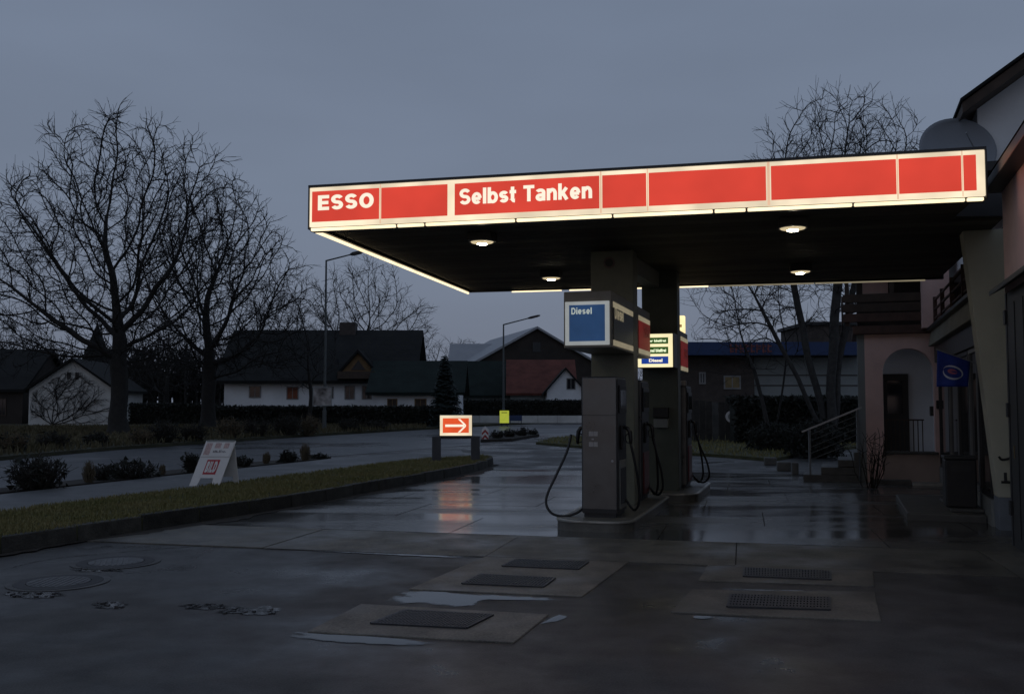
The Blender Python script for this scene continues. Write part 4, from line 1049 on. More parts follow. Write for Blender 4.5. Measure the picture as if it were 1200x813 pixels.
# ================================================================== FAR BUILDINGS
def window(parent, F, x0, x1, z0, z1, y=0, fm=M_frame, pm=M_glass):
    f = MB(); t_ = .07
    f.box(F, x0, x1, y-.05, y-.002, z0, z0+t_); f.box(F, x0, x1, y-.05, y-.002, z1-t_, z1)
    f.box(F, x0, x0+t_, y-.05, y-.002, z0+t_+.001, z1-t_-.001); f.box(F, x1-t_, x1, y-.05, y-.002, z0+t_+.001, z1-t_-.001)
    f.box(F, (x0+x1)/2-.025, (x0+x1)/2+.025, y-.045, y-.004, z0+t_+.001, z1-t_-.001)
    o = f.build('window', fm, parent)
    MB().box(F, x0+t_, x1-t_, y-.03, y-.006, z0+t_, z1-t_).build('pane', pm, o); return o
def gable_x(t, F, w_, d_, ze, zr, wm, rm, ov=.5, rt=.22, gm=None, z0=-.02):
    """ridge along x; front wall at y=0"""
    MB().prismx(F, [(0,z0),(d_,z0),(d_,ze),(d_/2,zr-rt),(0,ze)], 0, w_).build('wall', wm, t)
    s = (zr-ze)/(d_/2)
    r1 = MB().prismx(F, [(-ov,ze-ov*s),(d_/2,zr-.0),(d_/2,zr+rt),(-ov,ze-ov*s+rt)], -ov, w_+ov).build('roof', rm, t)
    MB().prismx(F, [(d_/2+.001,zr),(d_+ov,ze-ov*s),(d_+ov,ze-ov*s+rt),(d_/2+.001,zr+rt)], -ov, w_+ov).build('roof', rm, t)
    return r1
def gable_y(t, F, w_, d_, ze, zr, wm, rm, ov=.3, rt=.18, z0=-.02):
    """gable faces the front (y=0)"""
    MB().prismy(F, [(0,z0),(w_,z0),(w_,ze),(w_/2,zr),(0,ze)], 0, d_).build('wall', wm, t)
    s = (zr-ze)/(w_/2)
    r1 = MB().prismy(F, [(-ov,ze-ov*s+.01),(w_/2,zr+.01),(w_/2,zr+rt),(-ov,ze-ov*s+rt)], -ov, d_+ov).build('roof', rm, t)
    MB().prismy(F, [(w_/2+.001,zr+.01),(w_+ov,ze-ov*s+.01),(w_+ov,ze-ov*s+rt),(w_/2+.001,zr+rt)], -ov, d_+ov).build('roof', rm, t)
    return r1

# white gabled barn at the far left
dB = 68.0; k = dB/FPX
b = D(33, 498, dB); b.z = .1; F = frame(b, 9); t = thing('white_barn', b, 9, 'small white gabled barn at the left behind the big tree', 'barn')
wB = 95*k; ze = D(33,456,dB).z-.1; zr = D(83,422,dB).z-.1
Fz = F
gable_y(t, Fz, wB, 9, ze, zr, M_white_d, M_roof, .35, .2)
for px in (76.5, 85.5):
    x = (px-33)*k
    MB().box(Fz, x-.13, x+.13, -.03, -.002, zr-1.35, zr-.85).build('vent_slot', M_dark, t)
b = Vector((D(-160,498,72).x, 72.0, .1)); F = frame(b, 0); t = thing('dark_farmhouse', b, 0, 'dark roofed farmhouse left of the white barn at the picture edge', 'house')
gable_x(t, F, 11.9, 8, 2.6, 5.6, M_barnwood, M_roof, .3)
window(t, F, 10.1, 10.7, .6, 1.9, fm=M_wood)

tb_ = None
BARN = (Fz, wB, ze, zr)
# church spire behind the tree
b = Vector((D(112,470,150).x, 150, .1)); t = thing('church_tower', b, 0, 'dim church spire showing beside the big tree trunk', 'church tower'); F = frame(b)
MB().box(F, -1.7, 1.7, -1.7, 1.7, -.02, 7.4).build('tower', M_greyw, t)
MB().add([(-1.9,-1.9,7.4),(1.9,-1.9,7.4),(1.9,1.9,7.4),(-1.9,1.9,7.4),(0,0,14.3)], [(0,1,4),(1,2,4),(2,3,4),(3,0,4),(3,2,1,0)], F).build('spire', M_roof, t)

# big house with dark roof in the middle
dH = 72.0; k = dH/FPX
b = D(262, 495, dH); b.z = .1; F = frame(b, 0); t = thing('large_house', b, 0, 'large white house with broad dark tiled roof and small timber dormer', 'house')
X = lambda px: D(px, 450, dH).x-b.x
Z = lambda py: D(400, py, dH).z-.1
rf = gable_x(t, F, X(478), 9.5, Z(449)+.5, D(400,390,dH+4.75).z-.1, M_white_r, M_roof, .7)
MB().box(F, X(385), X(405), 4.2, 5.3, 6.6, 8.0).build('chimney', M_darkwall, rf)
# timber dormer
dw0, dw1 = X(401), X(439); Fd = F @ Matrix.Translation((dw0, -.3, 0))
dz0, dz1 = Z(435), Z(413.5)
dg = MB().prismy(Fd, [(0,dz0),(dw1-dw0,dz0),((dw1-dw0)/2,dz1)], .2, 3.6).build('dormer', M_yellowwood, t)
s = (dz1-dz0)/((dw1-dw0)/2); wm_ = (dw1-dw0)/2
MB().prismy(Fd, [(-.35,dz0-.35*s+.02),(wm_,dz1+.02),(wm_,dz1+.26),(-.35,dz0-.35*s+.26)], -.1, 3.9).build('dormer_roof', M_roof, dg)
MB().prismy(Fd, [(wm_+.001,dz1+.02),(2*wm_+.35,dz0-.35*s+.02),(2*wm_+.35,dz0-.35*s+.26),(wm_+.001,dz1+.26)], -.1, 3.9).build('dormer_roof', M_roof, dg)
MB().prismy(Fd, [(wm_*.55,dz0+.1),(wm_*1.45,dz0+.1),(wm_,dz1-.55)], .15, .198).build('dormer_glass', M_pglass, dg)
MB().box(F, X(398), X(441), -1.0, -.3, Z(444), Z(435.5)).build('balcony_front', M_wood, t)
MB().box(F, X(392), X(396), -.25, .35, Z(427), Z(420.5)).build('skylight', M_pglass, t)
for a, bb, z0, z1 in ((404,416,468,452),(424,436,468,452),(384,391,467,453),(292,306,466,452)):
    window(t, F, X(a), X(bb), Z(z0), Z(z1), 0)
M_orangerefl = mat('orange_reflection', (.22,.07,.035), rough=.8)  # orange reflection in the window, painted as the pane colour
window(t, F, X(336), X(350), Z(468), Z(453), 0, pm=M_orangerefl)
# annex
dX = 69.0; b2 = D(437, 495, dX); b2.z = .1; F = frame(b2, 0); t = thing('house_annex', b2, 0, 'low annex with dark greenish roof right of the large house', 'house')
X = lambda px: D(px, 450, dX).x-b2.x
Z = lambda py: D(400, py, dX).z-.1
gable_x(t, F, X(537), 7, Z(465)+.42, D(480,426,dX+3.5).z-.1, M_white_r, M_roofg, .5)
for a, bb in ((454,466),(486,500)): window(t, F, X(a), X(bb), Z(480), Z(467), 0, fm=M_yellowwood, pm=M_wood)
# greenish roofed house
dG = 92.0; b2 = D(536, 492, dG); b2.z = .1; F = frame(b2, 0); t = thing('green_roof_house', b2, 0, 'house with dark green roof between the spruce and the street lamp', 'house')
X = lambda px: D(px, 450, dG).x-b2.x
Z = lambda py: D(560, py, dG).z-.1
gable_x(t, F, X(599), 8, Z(466)+.35, D(560,425.5,dG+4).z-.1, M_greyw, M_roofg, .4)
# big barn behind
dK = 118.0; b2 = D(560, 492, dK); b2.z = .1; F = frame(b2, 14); t = thing('big_barn', b2, 14, 'huge dark barn with pale metal roof rising behind the houses', 'barn')
zr = D(645,384,dK).z-.1; ze = D(690,412,dK).z-.1; wK = 15.0
gable_y(t, F, wK, 26, ze-1.2, zr, M_barnwood, M_roofm, .5, .3)
MB().box(F, 7.0, 8.0, -.06, -.002, zr-2.9, zr-1.7).build('hay_door', M_dark, t)
b2 = Vector((D(528,492,128).x, 128, .1)); F = frame(b2, 0); t = thing('long_shed', b2, 0, 'long low shed with pale roof left of the huge barn', 'shed')
gable_x(t, F, 14, 9, 6.6, 9.6, M_white_d, M_roofm, .4)
# red roof house with white gable
dR = 88.0; b2 = D(598, 492, dR); b2.z = .1; F = frame(b2, 0); t = thing('red_roof_house', b2, 0, 'house with dull red tiled roof right of the far street lamp', 'house')
X = lambda px: D(px, 450, dR).x-b2.x
Z = lambda py: D(640, py, dR).z-.1
gable_x(t, F, X(672), 8, Z(464)+.35, D(640,424,dR+4).z-.1, M_greyw, M_roofr, .4)
dW = 84.0; b2 = D(641, 492, dW); b2.z = .1; F = frame(b2, 0); t = thing('white_gable_house', b2, 0, 'small white gabled house in front of the red roof', 'house')
wG = 44*dW/FPX; zg = D(663,433,dW).z-.1; zge = D(641,458,dW).z-.1
gable_y(t, F, wG, 8, zge, zg, M_white_r, M_roof, .35, .2)
window(t, F, wG*.52, wG*.76, zg-1.75, zg-.75, 0)
# street wall
b2 = D(516, 494, 76); b2.z = .1; t = thing('garden_wall', b2, 0, 'long low pale garden wall across the road by the yellow sign', 'wall')
for i in range(8):
    F = frame((b2.x+i*1.55, 76, .1), 0)
    MB().box(F, 0, 1.53, 0, .3, -.02, .56).build('wall_panel', M_white_d, t)

# blue fascia shop on the right
dS = 46.0; b2 = Vector((D(795,470,dS).x, dS, .0)); F = frame(b2, 0); t = thing('blue_fascia_shop', b2, 0, 'low shop with a long blue fascia behind the bare trees', 'shop')
X = lambda px: D(px, 450, dS).x-b2.x
Z = lambda py: D(900, py, dS).z
MB().box(F, 0, X(884), 0, 9, -.02, Z(418)).build('dark_wall', M_darkwall, t)
MB().box(F, X(884)+.002, X(1010), .3, 9, -.02, Z(418)).build('pale_wall', M_greyw, t)
bf = MB().box(F, -.6, X(1010), -.9, 9.2, Z(417), Z(402)).build('fascia', M_bluef, t)
rr = random.Random(12); xx = X(851)
while xx < X(902)-.2:
    wl = rr.uniform(.14,.24); ml = MB(); ml.box(F, xx, xx+.07, -.93, -.901, Z(414.5), Z(404.5))
    for zz_ in rr.sample([406,409,412], 2): ml.box(F, xx+.071, xx+wl, -.93, -.901, Z(zz_+1.6), Z(zz_))
    ml.build('letter', M_redletter, bf); xx += wl+.06
window(t, F, X(819), X(827), Z(450), Z(436), 0, pm=M_pglass)
window(t, F, X(848), X(868), Z(456), Z(440), 0, pm=M_dull)
for z in (440, 452): MB().box(F, X(886), X(1008), .27, .298, Z(z), Z(z)+.05).build('panel_joint', M_darkwall, t)
b2 = Vector((D(948,470,60).x, 60, 0)); F = frame(b2, 0); t = thing('rear_block', b2, 0, 'dark flat roofed block above the blue fascia', 'building')
MB().box(F, 0, 7.5, 0, 6, -.02, D(950,381,60).z).build('wall', M_darkwall, t); MB().box(F, -.2, 7.7, -.2, 6.2, D(950,381,60).z+.001, D(950,379,60).z+.1).build('roof_edge', M_deck, t)

# dark board fence behind the lawn
dF = 39.0; b2 = Vector((D(790,515,dF).x, dF, .08)); F = frame(b2, -2); t = thing('board_fence', b2, -2, 'dark board fence between the lawn and the blue fascia shop', 'fence')
rr = random.Random(4); M_fence = mat('fence_board', (.030,.027,.024), rough=.85, var=.4, scale=3); M_fence2 = mat('weathered_board', (.065,.066,.064), rough=.85, var=.4, scale=3)
x = 0
while x < 7.4:
    wd = .26; h = 1.62+rr.uniform(-.05,.05)
    MB().box(F, x, x+wd-.025, 0, .03, -.01, h).build('board', M_fence2 if rr.random() < .22 else M_fence, t); x += wd
for z in (.35, 1.25): MB().box(F, -.1, 7.4, .031, .08, z, z+.09).build('rail', M_fence, t)
b2 = F @ Vector((2.32,-.05,1.0)); t = thing('round_fence_sign', b2, 0, 'small pale round sign fixed on the dark fence', 'sign')
mb = MB(); mb.cyl(Matrix.Translation(b2) @ Matrix.Rotation(R(90),4,'X'), 0, 0, -.03, .02, .24, 24); mb.build('disc', M_signwhite, t)
mb = MB(); mb.cyl(Matrix.Translation(b2) @ Matrix.Rotation(R(90),4,'X'), 0, 0, .0205, .024, .15, 24); mb.build('middle', M_greypaint, t)

# ================================================================== STREET FURNITURE
def lamp(px, pyb, pytop, pxe, pye, Y, lab, r=.085):
    b = G(px, pyb, .1 if Y > 30 else 0); b = Vector((D(px,pyb,Y).x, Y, .09)); top = D(px+1, pytop, Y); end = D(pxe, pye, Y)
    t = thing('street_lamp', b, 0, lab, 'street lamp', 'street lamps along the road')
    MB().tube([b, b+Vector((0,0,1.1)), b+Vector((0,0,1.15)), Vector((b.x,Y,top.z))], [r*1.35,r*1.35,r,r*.6], 10).build('pole', M_lamppost, t, smooth=False)
    MB().tube([Vector((b.x,Y,top.z-.03)), Vector((b.x,Y,top.z)).lerp(end,.72)], [r*.55,r*.45], 8).build('arm', M_lamppost, t)
    a = Vector((b.x,Y,top.z)).lerp(end,.66); dd = (end-a); up_ = Vector((0,0,1)); d = dd.normalized(); nn = d.cross(Vector((0,1,0)))
    h = MB(); 
    for (u, hw, hh) in ((0,.06,.05),(.25,.16,.09),(.8,.17,.08),(1,.09,.04)):
        c = a+dd*u
        for sx_, sz_ in ((-1,-1),(1,-1),(1,1),(-1,1)): h.v.append(c+Vector((0,1,0))*hw*sx_+nn*hh*sz_)
    for i in range(3):
        for k in range(4): h.f.append([i*4+k, i*4+(k+1)%4, (i+1)*4+(k+1)%4, (i+1)*4+k])
    h.f += [[3,2,1,0],[12,13,14,15]]; h.build('lantern', M_dark, t)
    return t
lamp(380, 506, 305, 425, 295, 55, 'tall street lamp left of the canopy carrying a placard')
lamp(590, 496, 380, 633, 369.5, 78, 'dark street lamp in front of the far red roofed house', .1)
pc = D(378.5, 464, 55); t = thing('lamp_placard', Vector((pc.x,54.8,D(378,476,55).z)), 8, 'square picture placard tied to the tall street lamp', 'placard')
F = frame((pc.x,54.8,0), 8); z0, z1 = D(378,475.5,55).z, D(378,453.5,55).z
M_plac = mat('placard_print', (.03,.022,.02), rough=.7, scale=1.7, col2=(.50,.47,.45), detail=2)
MB().box(F, -.54, .54, -.02, .02, z0, z1).build('board', M_greyw, t)
MB().box(F, -.50, .50, -.024, -.0205, z0+.04, z1-.04).build('print', M_plac, t)
MB().box(F, .1, .22, .021, .18, z0+.3, z0+.36).build('strap', M_dark, t)

b = Vector((D(591,497,68).x, 68, .005)); t = thing('yellow_sign', b, 0, 'bright yellow green upright sign panel across the road', 'sign')
F = frame(b); MB().box(F, -.33, .33, -.04, .04, D(591,495.5,68).z-.005, D(591,481,68).z-.005).build('panel', M_yellow, t)
MB().box(F, -.2, .2, -.046, -.041, D(591,483.8,68).z, D(591,483,68).z).build('print', M_darkpanel, t)
for x in (-.2,.2): MB().box(F, x-.03, x+.03, -.03, .03, -.01, D(591,495.5,68).z-.006).build('leg', M_dark, t)
b = Vector((D(604,495,72).x, 72, .1)); t = thing('blue_banner', b, 0, 'small dark blue banner on the pale wall beside the yellow sign', 'banner')
F = frame(b); bo = MB().box(F, -.45, .5, -.03, .03, D(604,493,72).z-.1, D(604,486.5,72).z-.1).build('cloth', M_pblue if False else M_bluef, t)
for x in (-.4,.44): MB().box(F, x-.03, x+.03, .031, .07, -.02, D(604,487,72).z-.1).build('stake', M_dark, t)
b = Vector((D(568.5,517,40.5).x, 40.5, .11)); F = frame(b); t = thing('chevron_sign', b, 0, 'small pointed traffic sign with red chevrons at the planted island', 'traffic sign')
s = 40.5/FPX; zz = lambda py: D(568,py,40.5).z-.11
pts = [(-4*s,zz(514.5)),(4*s,zz(514.5)),(4*s,zz(503)),(0,zz(499)),(-4*s,zz(503))]
pn = MB().prismy(F, pts, -.02, .02).build('panel', M_signwhite, t)
M_chev = mat('chevron_red', (.30,.03,.03), rough=.5)
for py in (507, 513):
    MB().prismy(F, [(-3.8*s,zz(py+3)),(0,zz(py-1)),(3.8*s,zz(py+3)),(3.8*s,zz(py+.2)),(0,zz(py-4)),(-3.8*s,zz(py+.2))], -.026, -.021).build('chevron', M_chev, pn)
MB().box(F, -.05, .05, -.02, .03, -.01, zz(514.6)).build('foot', M_dark, t)

# ================================================================== TREES AND PLANTS
class Tubes:
    def __init__(s): s.v = []; s.f = []; s.n = 0
    def add(s, P, Rr, sides):
        P = np.asarray(P); n = len(P)
        d = np.gradient(P, axis=0); d /= np.linalg.norm(d, axis=1)[:,None]+1e-9
        ref = np.array([0,0,1.]) if abs(d[0,2]) < .8 else np.array([1.,0,0])
        x = np.cross(d, ref); x /= np.linalg.norm(x, axis=1)[:,None]+1e-9; y = np.cross(d, x)
        a = np.arange(sides)*2*math.pi/sides
        V = P[:,None,:]+(x[:,None,:]*np.cos(a)[None,:,None]+y[:,None,:]*np.sin(a)[None,:,None])*np.asarray(Rr)[:,None,None]
        s.v.append(V.reshape(-1,3))
        i = np.arange(n-1)[:,None]*sides; k = np.arange(sides)[None,:]; k2 = (k+1) % sides
        F = np.stack([i+k, i+k2, i+sides+k2, i+sides+k], -1).reshape(-1,4)+s.n
        s.f.append(F); s.n += n*sides
    def build(s, name, mt, parent, smooth=True):
        V = np.concatenate(s.v); F = np.concatenate(s.f)
        M = np.array(W[parent.name].inverted()); V = V@M[:3,:3].T+M[:3,3]
        me = bpy.data.meshes.new(name); me.vertices.add(len(V)); me.vertices.foreach_set('co', V.astype(np.float32).ravel())
        me.loops.add(F.size); me.loops.foreach_set('vertex_index', F.astype(np.int32).ravel())
        me.polygons.add(len(F)); me.polygons.foreach_set('loop_start', np.arange(0,F.size,4,dtype=np.int32))
        me.polygons.foreach_set('use_smooth', np.ones(len(F), dtype=bool))
        me.update(calc_edges=True); me.materials.append(mt)
        o = bpy.data.objects.new(name, me); COL.objects.link(o); o.parent = parent; W[o.name] = W[parent.name]; return o


def tree(base, lab, seed, fork, trunk_r, blobs, npts=1500, stems=None, step=.42, kill=.85, tip=.011, twigs=3, twl=(.35,.9), pw=2.6, cat='tree',
         group='bare winter trees', bark=M_bark, name='bare_tree', lean=(0,0), trop=.05, wob=.16):
    """crown grown towards points scattered through its volume, so limbs fan out and fill it"""
    rg = np.random.default_rng(seed); b = np.array(base, float)
    t = thing(name, tuple(base), 0, lab, cat, group)
    vol = np.array([r[0]*r[1]*r[2] for c, r in blobs]); vol = vol/vol.sum(); A = []
    for (c, r), f in zip(blobs, vol):
        n = int(npts*f)+1; d = rg.normal(size=(n,3)); d /= np.linalg.norm(d,axis=1)[:,None]
        A.append(np.array(c)+d*np.array(r)*(rg.random((n,1))**.40))
    A = np.concatenate(A); A = A[A[:,2] > b[2]+1.6]
    ph = rg.random(6)*6.28; fq = 2.4/max(1.5, min(r[0] for c, r in blobs))*2.2
    hole = np.sin(A[:,0]*fq+ph[0]+np.sin(A[:,2]*fq*.7+ph[3]))*np.sin(A[:,2]*fq+ph[1])*np.sin(A[:,1]*fq*.6+ph[2])
    A = A[hole > -.22]
    N = []; par = []
    def chain(p0, p1, k, parent):
        for i in range(k):
            u = (i+1)/k; N.append(p0*(1-u)+p1*u+(rg.normal(size=3)*.05*np.array([1,1,0]) if i < k-1 else 0)); par.append(parent if i == 0 else len(N)-2)
    N.append(b-np.array([0,0,.12])); par.append(-1)
    if stems is None:
        chain(N[0], b+np.array([lean[0],lean[1],fork]), max(4,int(fork/.45)), 0)
    else:
        for path_ in stems:
            prev = 0; p0 = N[0]
            for q in path_:
                q = b+np.array(q); k = max(2,int(np.linalg.norm(q-p0)/.5)); st_ = len(N); chain(p0, q, k, prev); prev = len(N)-1; p0 = q
    P = np.array(N); nd = np.full(len(A), 1e9); ni = np.zeros(len(A), int)
    lo = 0; vel = {}
    first = 1 if stems is None else 0
    cand0 = [i for i in range(len(N)) if N[i][2] > b[2]+(fork*.62 if stems is None else 2.2)]
    def update(idx):
        nonlocal nd, ni
        Q = np.array([N[i] for i in idx]); 
        for s0 in range(0, len(Q), 400):
            q = Q[s0:s0+400]; dd = np.linalg.norm(A[:,None,:]-q[None],axis=2); j = dd.argmin(1); dm = dd[np.arange(len(A)),j]
            better = dm < nd; nd[better] = dm[better]; ni[better] = np.array(idx[s0:s0+400])[j[better]]
    update(cand0)
    for it in range(90):
        if len(A) == 0: break
        acc_ = {}
        U = (A-np.array(N)[ni]); U /= np.linalg.norm(U,axis=1)[:,None]+1e-9
        order = np.argsort(ni); un, stt = np.unique(ni[order], return_index=True)
        sums = np.add.reduceat(U[order], stt, axis=0); new = []
        for i, sv in zip(un, sums):
            L_ = np.linalg.norm(sv)
            if L_ < .15: sv = sv+rg.normal(size=3)
            d = sv/(np.linalg.norm(sv)+1e-9)+rg.normal(size=3)*wob+np.array([0,0,trop])
            if par[i] >= 0:
                pd = N[i]-N[par[i]]; d = d+.75*pd/(np.linalg.norm(pd)+1e-9)
            d /= np.linalg.norm(d)+1e-9; N.append(N[i]+d*step*rg.uniform(.8,1.15)); par.append(int(i)); new.append(len(N)-1)
        update(new)
        keep = nd > kill
        if it > 30: keep &= rg.random(len(A)) > .04
        A, nd, ni = A[keep], nd[keep], ni[keep]
    n = len(N); kids = [[] for _ in range(n)]
    for i in range(1,n): kids[par[i]].append(i)
    R_ = np.zeros(n)
    for i in range(n-1,-1,-1):
        R_[i] = (sum(R_[c]**pw for c in kids[i]))**(1/pw) if kids[i] else tip
    sc = trunk_r/max(R_[1],1e-6)
    Rr = np.where(R_ > tip*3, tip*3+(R_-tip*3)*(trunk_r-tip*3)/max(1e-6,R_[1]-tip*3), R_)
    trunk, crown = Tubes(), Tubes()
    Nn = np.array(N); Nn0 = Nn.copy()
    for i in range(1,n):
        if kids[i] and par[i] > 0:
            Nn[i] = Nn0[i]*.5+.25*(Nn0[par[i]]+Nn0[max(kids[i],key=lambda c: R_[c])])
    todo = [(0,-1)]
    while todo:
        i, p = todo.pop(); seq = [p, i] if p >= 0 else [i]; cur = i
        while kids[cur]:
            ks = sorted(kids[cur], key=lambda c: -R_[c])
            for c in ks[1:]: todo.append((c, cur))
            cur = ks[0]; seq.append(cur)
        if len(seq) < 2: continue
        rads = Rr[seq].copy()
        if p >= 0: rads[0] = rads[1]
        else: rads[:3] *= np.array([1.7,1.25,1.08])[:len(rads[:3])]
        big = rads.max() > tip*4.5
        (trunk if big else crown).add(Nn[seq], rads, 9 if rads.max() > .12 else (6 if big else 4))
    # twigs on the thin wood
    thin = [i for i in range(1,n) if Rr[i] < tip*3.2]
    for i in thin:
        d0 = Nn[i]-Nn[par[i]]; d0 /= np.linalg.norm(d0)+1e-9
        for q in range(rg.integers(1, twigs+1)):
            sd = rg.normal(size=3); sd -= d0*sd.dot(d0); sd /= np.linalg.norm(sd)+1e-9
            d = d0*rg.uniform(.4,1.2)+sd+np.array([0,0,.25]); d /= np.linalg.norm(d)
            L_ = rg.uniform(*twl); m = Nn[i]+d*L_*.5+rg.normal(size=3)*.05*L_; e_ = Nn[i]+d*L_+rg.normal(size=3)*.14*L_+np.array([0,0,.05*L_])
            crown.add(np.array([Nn[i], m, e_]), [tip*.8, tip*.62, tip*.4], 3)
            if rg.random() < .8:
                f = m+(d+rg.normal(size=3)*.6)*L_*.45; crown.add(np.array([m, (m+f)/2+rg.normal(size=3)*.03*L_, f]), [tip*.55, tip*.48, tip*.36], 3)
    trunk.build('trunk', bark, t); crown.build('crown', M_twig, t); return t

b1 = Vector((D(138,511,46).x, 46, .09)); x = b1.x
tree(b1, 'big spreading bare tree at the left, tallest of all', 11, 4.6, .40, [((x-.2,46,9.6),(5.2,5.0,6.6)),((x-4.6,46,8.0),(3.4,3.6,4.8)),((x+3.2,45.5,9.5),(2.9,3.2,4.8)),((x-1,46,5.0),(5.6,4,1.6))], 4000, step=.36, kill=.52, tip=.0185, twigs=3, wob=.26)
b2 = Vector((D(243,506,56).x, 56, .09)); x = b2.x
tree(b2, 'dense rounded bare tree right of the biggest tree', 23, 4.2, .40, [((x+.3,56,9.2),(4.4,4.2,6.0)),((x+3.2,56,8.2),(2.8,3,4.4)),((x-2.6,56,7.0),(2.6,3,4.0)),((x+1,56,4.6),(5.0,4,1.6))], 3400, step=.38, kill=.56, tip=.021, twigs=3, wob=.26)
b3 = Vector((D(424,495,96).x, 96, .09)); x = b3.x
tree(b3, 'bare tree fanning out above the roof of the large house', 37, 6.0, .36, [((x,96,11.0),(5.2,4,5.2)),((x-4,96,9.2),(3,3,4.0)),((x+4.6,96,9),(3,3,4.2))], 1700, step=.5, kill=.78, tip=.023, twl=(.5,1.3))
b4 = Vector((D(362,506,60).x, 60, .09)); x = b4.x
tree(b4, 'slim small bare tree just left of the tall street lamp', 41, 2.4, .13, [((x-.6,60,6.0),(2.6,2.4,3.9))], 600, step=.36, kill=.6, tip=.015, lean=(.1,0))
b5 = Vector((D(300,500,84).x, 84, .09)); x = b5.x
tree(b5, 'bare tree behind the left end of the large house', 43, 4.0, .24, [((x,84,7.6),(5.0,4,5.0))], 1100, step=.5, kill=.75, tip=.022, twl=(.5,1.2))
b6 = Vector((D(30,500,86).x, 86, .09)); x = b6.x
tree(b6, 'low bare tree behind the white barn at the left edge', 47, 2.6, .22, [((x-2,86,5.4),(6.5,4,3.6))], 1100, step=.5, kill=.75, tip=.022, twl=(.5,1.2))
b8 = Vector((D(195,500,80).x, 80, .09)); x = b8.x
tree(b8, 'bare tree in the gap between the two big trunks', 49, 2.6, .20, [((x,80,5.2),(4.4,4,3.8))], 700, step=.5, kill=.85, tip=.02, twl=(.5,1.2))
b7 = Vector((D(528,492,140).x, 140, .09)); x = b7.x
tree(b7, 'faint small bare tree far behind the spruce', 53, 5, .28, [((x,140,8.4),(5,4,3.4))], 350, step=.7, kill=1.2, tip=.028, twl=(.6,1.5))
bR = Vector((D(975,520,31).x, 31, .0)); x = bR.x
tree(bR, 'tall multi stemmed bare tree behind the canopy on the right', 61, 0, .15, [((x+.5,31,8.9),(2.7,2.3,3.0)),((x+2.1,31,8.6),(1.5,1.7,2.6)),((x-1.2,31,8.2),(1.4,1.6,2.8)),((x-2.6,31,5.0),(1.8,1.6,1.9)),((x+.4,31.5,5.6),(2.4,1.8,2.0))], 2800, step=.27, kill=.36, tip=.0115, twl=(.3,.75), bark=M_barkb,
     stems=[[(.05,0,3),(.35,.1,6.0),(.5,.1,7.6)],[(.35,.3,3),(1.0,.5,5.6),(1.6,.5,7.0)],[(-.5,.2,2.6),(-1.0,.3,5.2),(-1.4,.3,7.2)],[(-.9,-.1,1.9),(-1.9,-.2,4.0),(-2.5,-.2,5.2)]])
bS = Vector((D(905,520,34).x, 34, .09)); x = bS.x
tree(bS, 'slender bare sapling in front of the blue fascia shop', 67, 0, .07, [((x-.6,34,4.6),(2.6,2,2.6))], 380, step=.35, kill=.6, tip=.0095, twl=(.3,.8), bark=M_barkb, stems=[[(-.3,0,1.6),(-.8,0,3.2)],[(.3,0,1.6),(.6,.1,3.4)]])

# spruce
def spruce(px, pyb, pyt, wpx, Y, lab, seed, dense=26):
    rg = random.Random(seed); b = Vector((D(px,pyb,Y).x, Y, .09)); H = D(px,pyt,Y).z-.09; r = wpx*Y/FPX/2
    t = thing('spruce', b, 0, lab, 'tree', 'evergreen trees')
    MB().tube([b-Vector((0,0,.05)), b+Vector((0,0,H*.97))], [.16,.02], 8).build('trunk', M_bark, t)
    mb = MB()
    for k in range(dense):
        u = k/dense; z = .3+(H-.4)*u; rr_ = r*(1-u)**.85*rg.uniform(.8,1.1)+.06
        nb = int(7+12*(1-u))
        for j in range(nb):
            a = 2*math.pi*(j/nb)+rg.uniform(-.3,.3); L_ = rr_*rg.uniform(.7,1.12); dz = -L_*rg.uniform(.15,.5)
            p0 = b+Vector((0,0,z)); p1 = p0+Vector((math.cos(a)*L_, math.sin(a)*L_, dz)); s_ = Vector((-math.sin(a), math.cos(a), 0))
            for q in range(5):
                u0 = .15+.8*q/5; c = p0.lerp(p1,u0); wd = .34*L_*(1-u0*.6)+.10
                for sg in (-1,1):
                    tip = c+s_*sg*wd+(p1-p0).normalized()*wd*.8+Vector((0,0,-wd*rg.uniform(.1,.7)))
                    mb.add([c, c+(p1-p0).normalized()*.22, tip], [(0,1,2)])
    mb.build('crown', M_needle, t); return t
spruce(521, 490, 413, 48, 64, 'dark blue green spruce in front of the low annex', 5, 36)

